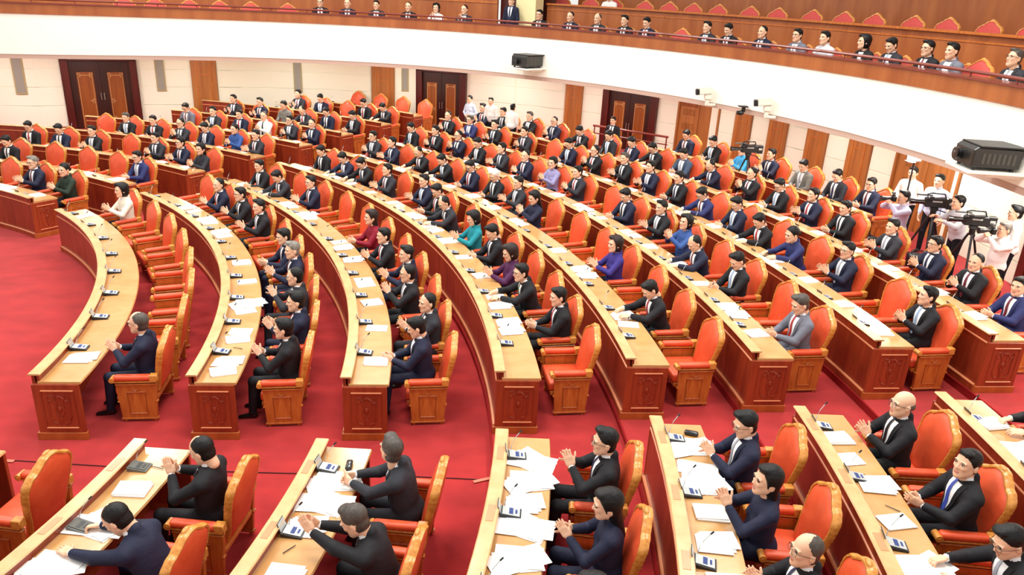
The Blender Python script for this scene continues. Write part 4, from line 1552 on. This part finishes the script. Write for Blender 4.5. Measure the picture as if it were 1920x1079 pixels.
# ------------------------------------------------------------------ near block, each person posed on his or her own
NEAR = [
    # row, angle, radial shift, side shift, seat number, dict
    (1, -4.4, -.05, 0, 0, dict(pose='claphigh', style='thin', pitch=22, suit='black', hair='black', yaw=-6), 'black suit, head bowed, clapping'),
    (1, -8.7, .02, 0, 1, dict(pose='write', style='thin', pitch=38, yaw=6, suit='navy'), 'navy suit leaning over papers'),
    (2, -3.2, -.03, 0, 0, dict(pose='clasp', style='side', pitch=-4, yaw=-42, suit='char', hair='salt'), 'charcoal suit, greying hair, looking away'),
    (2, -7.2, .05, 0, 1, dict(pose='clapfwd', style='side', pitch=26, yaw=0, suit='black', hair='salt'), 'black suit leaning forward, clapping'),
    (3, -2.2, .0, 0, 0, dict(pose='claphigh', style='side', pitch=0, yaw=4, suit='black', hair='black', glasses=True), 'black suit and glasses, clapping'),
    (3, -5.6, .02, 0, 1, dict(pose='clap', sex='f', style='long', pitch=6, yaw=8, suit='navy', tie=None, shirt=False), 'navy dress, long hair, clapping'),
    (3, -9.2, .0, 0, 2, dict(pose='lap', style='short', pitch=10, suit='black'), 'black suit at the frame edge'),
    (4, -1.0, -.24, 0, 0, dict(pose='clap', style='side', pitch=14, yaw=10, suit='navy', glasses=True, tie=2), 'navy suit and glasses, silver tie'),
    (4, -4.1, -.30, 0, 1, dict(pose='claphigh', sex='f', style='long', pitch=-6, yaw=12, suit='navy', tie=None, shirt=False), 'navy top, long hair, looking up'),
    (4, -7.0, -.14, 0, 2, dict(pose='clap', style='thin', pitch=-4, yaw=14, suit='black', hair='salt', glasses=True), 'black suit, glasses, thinning grey hair'),
    (5, .2, -.16, 0, 0, dict(pose='clap', style='bald', pitch=-4, yaw=6, suit='black', hair='salt', glasses=True, tie=3), 'black suit, shaved head, dark glasses'),
    (5, -2.9, .0, 0, 1, dict(pose='claplow', style='short', pitch=-6, yaw=22, suit='black', tie=TIE_BLUE), 'black suit and bright blue tie'),
    (5, -6.0, .0, 0, 2, dict(pose='desk', style='side', pitch=20, yaw=14, suit='black', glasses=True, tie=2), 'black suit and glasses, pen in hand'),
    (6, .6, .0, 0, 0, dict(pose='desk', style='short', pitch=10, suit='black'), 'black suit, right frame edge'),
    (0, -11.2, .0, 0, 1, dict(pose='clap', style='short', suit='navy'), 'navy suit, left frame edge'),
]
for k, th, dr, dy, i, q, desc in NEAR:
    if q.get('sex', 'm') == 'm':
        q.setdefault('tie', 1)
    q['h'] = .0085
    person(seat_matrix(RR[k], th, ZR[k], 1.05 + dr, dy, 0), 'person in %s, %s row, near block' % (desc, ORD[k]), 'people seated in the near block', **q)
seatpos = {0: [-5.4, -11.2], 1: [-4.3, -8.9, -13.6], 2: [-3.2, -7.3, -11.4], 3: [-1.8, -5.4, -9.0], 4: [-.6, -3.8, -6.9, -10.0], 5: [.2, -2.7, -5.6, -8.5], 6: [.6, -2.3, -5.2], 7: [1.2]}
for k, L in seatpos.items():
    for i, th in enumerate(L):
        chair(seat_matrix(RR[k], th, ZR[k], 1.08, 0, 0), 'orange leather armchair, ' + where(i, k, 'n'), 'orange leather armchairs')
        desk_items(k, th, i, 'n', False, 2 if k == 1 else 1)
# heaps of papers and small things on the near desks
PL = [(1, -5.0, .36, .0, .1, 1), (1, -7.6, .36, .0, -.2, 4), (1, -10.2, .34, 0, .25, 4), (1, -12.6, .36, 0, .1, 4), (2, -3.0, .34, -.05, .2, 4), (2, -4.6, .36, .0, -.2, 4), (2, -6.0, .30, 0, .1, 3), (2, -8.6, .38, 0, .0, 1), (2, -10.8, .36, 0, .1, 3),
      (3, -1.4, .36, 0, -.5, 4), (3, -2.7, .38, 0, .3, 4), (3, -3.9, .34, 0, .1, 3), (3, -5.2, .37, 0, -.3, 4), (3, -6.8, .36, 0, .3, 4), (3, -8.2, .36, 0, .2, 4),
      (4, -.4, .36, 0, .1, 4), (4, -1.6, .36, 0, -.1, 2), (4, -2.6, .36, 0, .1, 4), (4, -4.0, .38, 0, 0, 1), (4, -5.3, .36, 0, .05, 3), (4, -6.9, .38, 0, .1, 0),
      (5, .1, .30, 0, .1, 1), (5, -1.0, .26, 0, .2, 5), (5, -2.3, .40, 0, 0, 3), (5, -4.0, .36, 0, .3, 0), (5, -5.9, .38, 0, .4, 4), (6, .9, .36, 0, .2, 1), (6, -.6, .36, 0, .2, 4), (6, -2.8, .36, 0, .1, 0)]
for n_, (k, th, dr, dy, yaw, j) in enumerate(PL):
    paper(seat_matrix(RR[k], th, ZR[k] + HT + .001 + .0002 * n_, dr, dy, yaw), 'white papers, %s heap from the aisle, %s row, near block' % (NUM[sum(1 for p in PL[:n_] if p[0] == k)], ORD[k]), j)


def small(name, me, k, th, dr, yaw, label, cat, dz=0):
    return tag(add(name, me, mw=seat_matrix(RR[k], th, ZR[k] + HT + dz, dr, 0, yaw)), label, cat)


case = MB().box(-.035, .035, -.08, .08, 0, .05, .022, seg=3).mesh('glasses_case', M_BLACK2, True)
small('glasses_case', case, 2, -2.0, .42, .1, 'black spectacle case at the aisle end of third row, near block', 'case')
small('glasses_case', case, 4, .5, .42, 1.3, 'black spectacle case at the aisle end of fifth row, near block', 'case')
pen = MB().cyl((0, -.07, .006), (0, .07, .006), .005, .004, 6).mesh('pen', M_BLACK)
for k, th, dr, yaw, lb in [(1, -3.2, .40, 1.4, 'black pen beside console, second row, near block'), (2, -7.3, .27, -.5, 'black pen on the desk, third row, near block'),
                           (5, -3.4, .40, .9, 'black pen on papers, sixth row, near block'), (1, 9.8, .40, 1.2, 'black pen on the second row, middle block')]:
    small('pen', pen, k, th, dr, yaw, lb, 'pen', .004)
mb = MB().prism([(0, 0), (.03, 0), (.018, .028), (.012, .028)], lambda u, v, d: (u, d, v), -.02, .02)
mb.tube([(.012, -.012, .028), (.0, -.012, .055), (.0, .012, .055), (.012, .012, .028)], .0018, 4)
small('binder_clip', mb.mesh('binder_clip', M_BLACK), 1, -11.0, .2, .3, 'small black binder clip, second row, near block', 'clip')
nameplate = MB().box(-.035, .035, -.12, .12, 0, .004, .001).mesh('name_strip', M_MOULD)
q = 0
for k in range(0, 6):
    for i, th in enumerate(seatpos[k][:4]):
        o = add('name_strip', nameplate, mw=seat_matrix(RR[k], th, ZR[k] + HL, .04, .1, 0))
        tag(o, 'small printed name strip on desk ledge, ' + where(i, k, 'n'), 'name strip', 'name strips')

# ------------------------------------------------------------------ balcony people and chairs
BH = [10.67, 11.5, 12.38, 13.38, 14.23, 15.13, 17.59, 18.6, 19.49, 20.37, 21.09, 23.0, 23.66, 24.68, 25.68, 26.46, 27.53, 28.24, 29.14, 29.7, 31.08]
BK = [dict(pose='lap', glasses=True), dict(pose='lap', style='thin'), dict(pose='lap'), dict(pose='lap', style='receding'),
      dict(pose='claphigh', sex='f', style='bob', suit='white', tie=None, shirt=False), dict(pose='claphigh', style='receding', yaw=-10),
      dict(pose='lap', glasses=True), dict(pose='lap', style='receding'), dict(pose='lap', style='thin', hair='salt'), dict(pose='lap', style='side'), dict(pose='lap', pitch=16),
      dict(pose='lap', style='side'), dict(pose='lap', pitch=20), dict(pose='lap', style='receding'), dict(pose='lap', suit='grey', glasses=True),
      dict(pose='lap', suit='ltgrey', shirt=False, tie=None), dict(pose='lap', sex='f', style='bob', suit='black', tie=None, yaw=-20), dict(pose='lap', pitch=20),
      dict(pose='lap', style='side', glasses=True), dict(pose='lap', style='side', suit='grey', tie=None), dict(pose='lap', style='side', pitch=-8, hair='salt', glasses=True)]
for i, s in enumerate(BH):
    q = dict(BK[i])
    q.setdefault('suit', ['black', 'navy', 'char'][i % 3])
    q.setdefault('tie', i % 6)
    if q['tie'] is None:
        q['tie'] = None
    M = PB.frame(s, .95, 3.66)
    person(M, 'person in %s %s seated behind the balcony rail, %s from the left' % (SUITS[q['suit']][1], 'suit' if q.get('sex', 'm') == 'm' else 'top', (NUM + ['nineteenth', 'twentieth', 'twenty-first'])[i]), 'people on the balcony', **q)
    chair(PB.frame(s, 1.0, 3.50), 'orange chair under the %s seated person on the balcony' % (NUM + ['nineteenth', 'twentieth', 'twenty-first'])[i], 'balcony front chairs', CHB, True)
for i, s in enumerate([5.06, 5.91, 6.88, 7.72, 8.6, 9.67, 21.96, 30.0]):
    chair(PB.frame(s, 1.0, 3.62), 'empty velvet chair in the balcony front row, %s from the left' % NUM[i], 'empty balcony front chairs', CHB, True)
for i, s in enumerate([17.04, 17.86, 18.56, 19.41, 20.11, 20.77, 21.47, 22.33, 23.07, 23.96, 24.75, 25.47, 26.35, 27.1, 27.97, 28.8]):
    chair(PB.frame(s, 3.6, 4.28), 'velvet-backed chair behind the upper balcony parapet, %s from the left' % NUM[i], 'upper balcony chairs', CHB, True)
person(PB.frame(18.56, 3.5, 4.30), 'person in white shirt seated behind the upper balcony parapet', None, pose='lap', suit='white', tie=None, shirt=False)
person(PB.frame(16.39, 1.6, 3.66), 'person in dark suit standing in the balcony opening beside cream column', None, pose='standdown', suit='navy', tie=1)


# ------------------------------------------------------------------ equipment on the balcony front
def projector(M, label, size=1.0):
    o = empty('projector', M @ Matrix.Scale(size, 4))
    tag(o, label, 'projector')
    mb = MB()
    mb.prism([(-.36, -.14), (.36, -.14), (.36, .15), (-.30, .17), (-.36, .12)], lambda u, v, d: (u, d, v), -.30, .30, .02)
    add('body', mb.mesh('body', M_PROJ), o)
    add('top_cover', MB().box(-.28, .40, -.33, .33, .165, .19, .01).mesh('top_cover', M_BLACK), o)
    l_ = add('lens_barrel', MB().cyl((-.44, .08, .0), (-.34, .08, .0), .085, n=20).cyl((-.46, .08, 0), (-.42, .08, 0), .095, .09, n=20).mesh('lens_barrel', M_BLACK2, True), o)
    add('lens_glass', MB().sph((-.445, .08, 0), .07, 14, (.3, 1, 1)).mesh('lens_glass', M_LENS, True), l_)
    mb = MB()
    for i in range(7):
        mb.box(-.22 + i * .075, -.18 + i * .075, -.306, -.30, -.08, .08)
    add('vent_slats', mb.mesh('vent_slats', M_GREYM), o)
    mb = MB()
    for x in (-.28, .28):
        for y in (-.24, .24):
            mb.cyl((x, y, -.19), (x, y, -.14), .03, n=8)
    add('feet', mb.mesh('feet', M_BLACK), o)
    add('shelf', MB().box(-.42, .45, -.40, .40, -.23, -.19, .01).box(-.1, .5, -.3, .3, -.28, -.23).mesh('shelf', M_FASCIA), o)
    return o


def aim(s, out, z, yaw=0.):
    return PB.frame(s, out, z) @ Matrix.Rotation(math.radians(yaw), 4, 'Z')


projector(aim(17.95, -.34, 3.66, -12), 'small dark projector on the white balcony front, left of middle', 1.02)
projector(aim(32.72, -.38, 3.58, -8), 'large black projector on white shelf at the right of the balcony', 1.0)


def ptz(M, label):
    o = empty('security_camera', M @ Matrix.Scale(1.2, 4))
    tag(o, label, 'camera', 'white cameras on the balcony edge')
    add('housing', MB().box(-.17, .10, -.08, .08, .0, .16, .015, mw=Matrix.Rotation(math.radians(-8), 4, 'Y')).mesh('housing', M_WHITEC), o)
    add('lens_hood', MB().box(-.24, -.16, -.055, .055, .0, .11, .006, mw=Matrix.Rotation(math.radians(-8), 4, 'Y')).cyl((-.25, 0, .06), (-.2, 0, .06), .035).mesh('lens_hood', M_BLACK), o)
    add('pan_motor', MB().box(-.05, .10, -.06, .06, -.12, 0, .02).cyl((.02, 0, -.20), (.02, 0, -.12), .045).mesh('pan_motor', M_WHITEC), o)
    add('bracket', MB().box(-.02, .20, -.035, .035, -.24, -.19, .008).tube([(.05, .07, -.05), (.12, .10, -.08), (.12, .08, -.18)], .008, 5).mesh('bracket', M_WHITEC), o)


ptz(aim(24.22, -.22, 3.42, -35), 'white box camera on balcony edge, left one of two')
ptz(aim(26.2, -.22, 3.42, -35), 'white box camera on balcony edge, right one of two')
o = empty('small_camera', aim(25.37, -.16, 3.20, -30))
tag(o, 'small black camera hanging from the balcony edge between two white ones', 'camera')
add('mount', MB().box(-.10, .12, -.09, .09, .06, .09, .008).box(-.01, .07, -.04, .04, -.06, .07, .008).mesh('mount', M_BLACK), o)
add('camera_ball', MB().sph((-.02, -.01, -.08), .075, 12, (1, 1, .85)).cyl((-.12, -.01, -.08), (-.05, -.01, -.08), .05).mesh('camera_ball', M_BLACK2, True), o)


# ------------------------------------------------------------------ people standing, press cameras
def stand_at(x, y, z, face, **q):
    """face = direction in degrees the person looks to"""
    M = Matrix.Translation((x, y, z)) @ Matrix.Rotation(math.radians(face - 180), 4, 'Z') @ Matrix.Scale(q.pop('size', 1.0), 4)
    lab = q.pop('label')
    return person(M, lab, q.pop('group', None), **q)


ZF = .66
stand_at(-1.75, 26.45, ZF, 240, label='person in pale blouse standing at back wall, left of the three', size=.88, pose='stand', sex='f', style='bun', suit='lblue', tie=None, shirt=False, trousers=SUITS['navy'][0])
stand_at(-1.02, 26.2, ZF, 250, label='person in white shirt standing at back wall, middle of the three', size=.88, pose='standdown', suit='white', tie=None, shirt=False, style='side')
stand_at(-.28, 25.4, ZF - .06, 60, label='person in white shirt turned to back wall, right of the three', size=.88, pose='standdown', suit='white', tie=None, shirt=False)
stand_at(2.80, 23.3, ZF, 238, label='person in black suit standing before the dark third door', size=.88, pose='standdown', suit='black', tie=3)


def video_camera(M, label, tripod_h=None):
    o = empty('video_camera', M)
    tag(o, label, 'video camera', 'press video cameras')
    mb = MB()
    mb.box(-.20, .22, -.065, .065, -.09, .09, .015)
    mb.box(.20, .36, -.055, .055, -.11, .10, .012)
    add('camera_body', mb.mesh('camera_body', M_BLACK), o)
    l_ = add('lens', MB().cyl((-.42, 0, 0), (-.20, 0, 0), .05, .045, 14).cyl((-.48, 0, 0), (-.40, 0, 0), .062, .052, 14).mesh('lens', M_BLACK2, True), o)
    add('lens_glass', MB().sph((-.475, 0, 0), .05, 10, (.2, 1, 1)).mesh('lens_glass', M_LENS, True), l_)
    add('carry_handle', MB().tube([(-.16, 0, .08), (-.18, 0, .16), (-.10, 0, .185), (.14, 0, .18), (.18, 0, .08)], .016, 6).mesh('carry_handle', M_BLACK, True), o)
    add('viewfinder', MB().cyl((-.10, -.12, .10), (.10, -.12, .12), .028).box(-.16, -.09, -.16, -.08, .07, .14, .008).mesh('viewfinder', M_BLACK), o)
    add('silver_trim', MB().box(-.08, .10, -.0675, -.065, .02, .05).box(.24, .33, -.0575, -.055, -.02, .03).box(-.05, .06, -.03, .03, .195, .20).mesh('silver_trim', M_SILVER), o)
    add('microphone', MB().cyl((-.34, .09, .12), (-.05, .09, .12), .018).mesh('microphone', M_GREYP), o)
    if tripod_h:
        t = empty('tripod', M @ Matrix.Identity(4))
        tag(t, label.replace('video camera', 'black tripod under the video camera'), 'tripod', 'press tripods')
        add('pan_head', MB().box(-.07, .07, -.05, .05, -.16, -.095, .01).cyl((0, 0, -.28), (0, 0, -.15), .05, .06).tube([(.05, .03, -.14), (.25, .10, -.2), (.42, .14, -.3)], .012, 6).mesh('pan_head', M_BLACK), t)
        for a in (20, 140, 260):
            ar = math.radians(a)
            c, s = math.cos(ar), math.sin(ar)
            hh = tripod_h
            lg = add('leg', MB().cyl((c * .05, s * .05, -.26), (c * .30, s * .30, -.26 - (hh - .26) * .55), .022, .02, 8).mesh('leg', M_BLACK), t)
            add('lower_leg', MB().cyl((c * .30, s * .30, -.26 - (hh - .26) * .55), (c * .50, s * .50, -hh + .01), .013, .012, 8).sph((c * .5, s * .5, -hh + .02), .02, 6).mesh('lower_leg', M_GREYP), lg)
    return o


def face_m(x, y, z, deg):
    return Matrix.Translation((x, y, z)) @ Matrix.Rotation(math.radians(deg - 180), 4, 'Z')


video_camera(face_m(5.78, 19.25, 2.18, 190), 'video camera on tripod standing among the seats, right of centre', 1.64)
video_camera(face_m(8.50, 13.75, 2.06, 172), 'video camera on tripod below the large projector', 1.4)
video_camera(face_m(8.25, 14.75, 2.12, 172), 'video camera on tripod held left of the two right-hand ones', 1.46)
stand_at(8.62, 14.42, ZF - .05, 180, label='person in light grey shirt and headset working a video camera', pose='operate', suit='ltgrey', tie=None, shirt=False, h=.0085)
stand_at(8.02, 15.55, ZF - .28, 185, label='person in lilac shirt holding a photo camera to the eye', pose='shoot', suit='lilac', tie=None, shirt=False, style='side', h=.0085)
stand_at(8.72, 16.75, ZF, 220, label='person in white shirt holding up a lamp stand', pose='stand', suit='white', tie=None, shirt=False, h=.0085)
stand_at(8.95, 16.05, ZF, 215, label='person in light blue shirt before the wooden door, beside lamp holder', pose='standdown', suit='lblue', tie=None, shirt=False, style='side', h=.0085)
stand_at(9.10, 13.55, ZF, 160, label='person in white shirt at the right edge, face turned to hall', pose='stand', suit='white', tie=None, shirt=False, style='side', h=.0085)
stand_at(8.72, 13.20, ZF - .22, 185, label='person in white shirt with cap and photo camera, right edge', pose='shoot', suit='white', tie=None, shirt=False, hair='grey', h=.0085)


def photo_camera(M, label):
    o = empty('photo_camera', M)
    tag(o, label, 'camera', 'press photo cameras')
    add('camera_body', MB().box(-.04, .04, -.075, .075, -.06, .05, .012).box(-.035, .03, -.03, .03, .04, .08, .01).mesh('camera_body', M_BLACK), o)
    l_ = add('lens', MB().cyl((-.20, 0, -.005), (-.04, 0, -.005), .045, .04, 14).mesh('lens', M_BLACK2, True), o)
    add('lens_hood', MB().cyl((-.26, 0, -.005), (-.19, 0, -.005), .056, .046, 14).mesh('lens_hood', M_BLACK, True), l_)
    add('flash', MB().box(-.05, .02, -.035, .035, .09, .14, .01).mesh('flash', M_GREYP), o)


photo_camera(face_m(7.80, 15.53, ZF - .28 + 1.60, 185), 'photo camera held to the eye by person in lilac shirt')
photo_camera(face_m(8.50, 13.18, ZF - .22 + 1.60, 185), 'photo camera held by the person at the right edge')
# lamp on a stand
lp = empty('lamp_stand', Matrix.Translation((8.45, 16.3, ZF)))
tag(lp, 'bright press lamp on black stand before the right-hand wooden door', 'lamp')
add('pole', MB().cyl((0, 0, .05), (0, 0, 2.0), .016).cyl((0, .02, 1.0), (0, .02, 2.02), .01).mesh('pole', M_BLACK), lp)
for a in (10, 130, 250):
    c, s = math.cos(math.radians(a)), math.sin(math.radians(a))
    add('leg', MB().cyl((0, 0, .45), (c * .35, s * .35, .012), .012).mesh('leg', M_BLACK), lp)
lh = add('lamp_head', MB().box(-.02, .10, -.09, .09, 1.98, 2.14, .01).mesh('lamp_head', M_SILVER), lp)
add('bulb', MB().sph((-.05, 0, 2.07), .11, 12).mesh('bulb', M_LAMP, True), lh)
add('barn_door', MB().box(-.16, -.02, -.11, .11, 1.955, 1.965).box(-.12, -.02, .10, .11, 1.98, 2.16).mesh('barn_door', M_SILVER), lh)
pl = bpy.data.lights.new('press_lamp', 'POINT')
pl.energy = 25
pl.shadow_soft_size = .08
po = bpy.data.objects.new('press_lamp', pl)
po.location = (8.3, 16.2, ZF + 2.07)
COL.objects.link(po)

bag = MB().box(-.16, .16, -.24, .24, 0, .30, .05, seg=3).box(-.17, -.15, -.18, .18, .05, .2, .008).tube([(0, -.18, .29), (0, -.12, .38), (0, .12, .38), (0, .18, .29)], .012, 6).mesh('camera_bag', M_BLACK, True)
for x, y, a, lb in [(7.75, 16.3, 20, 'black camera bag on floor left of the photographer in lilac shirt'), (8.35, 15.0, 70, 'black camera bag on floor between the two photo tripods'), (8.9, 13.95, 10, 'black camera bag on floor by the right-hand tripod')]:
    tag(add('camera_bag', bag, mw=Matrix.Translation((x, y, ZF)) @ Matrix.Rotation(math.radians(a), 4, 'Z')), lb, 'bag')

# backpack lamp cable, aisle cable and tape
pts = []
for t in np.linspace(0, 1, 40):
    x = -8.8 + t * 9.2
    pts.append((x, 7.72 + .035 * math.sin(t * 9) + t * .12, .008))
cb = add('floor_cable', MB().tube(pts, .006, 5).mesh('floor_cable', M_CABLE))
tag(cb, 'thin dark cable laid along the red carpet aisle', 'cable')
tp = MB().box(-.11, .11, -.025, .025, 0, .003).mesh('tape', M_TAPE)
for i, (x, y, a) in enumerate([(-6.05, 7.75, 0), (-4.05, 7.75, 4), (-2.17, 7.78, 2), (-.25, 7.85, 25)]):
    o = add('tape_marker', tp, mw=Matrix.Translation((x, y, .012)) @ Matrix.Rotation(math.radians(a), 4, 'Z'))
    tag(o, 'small orange tape marker on the aisle carpet, %s from the left' % NUM[i], 'tape', 'tape markers')
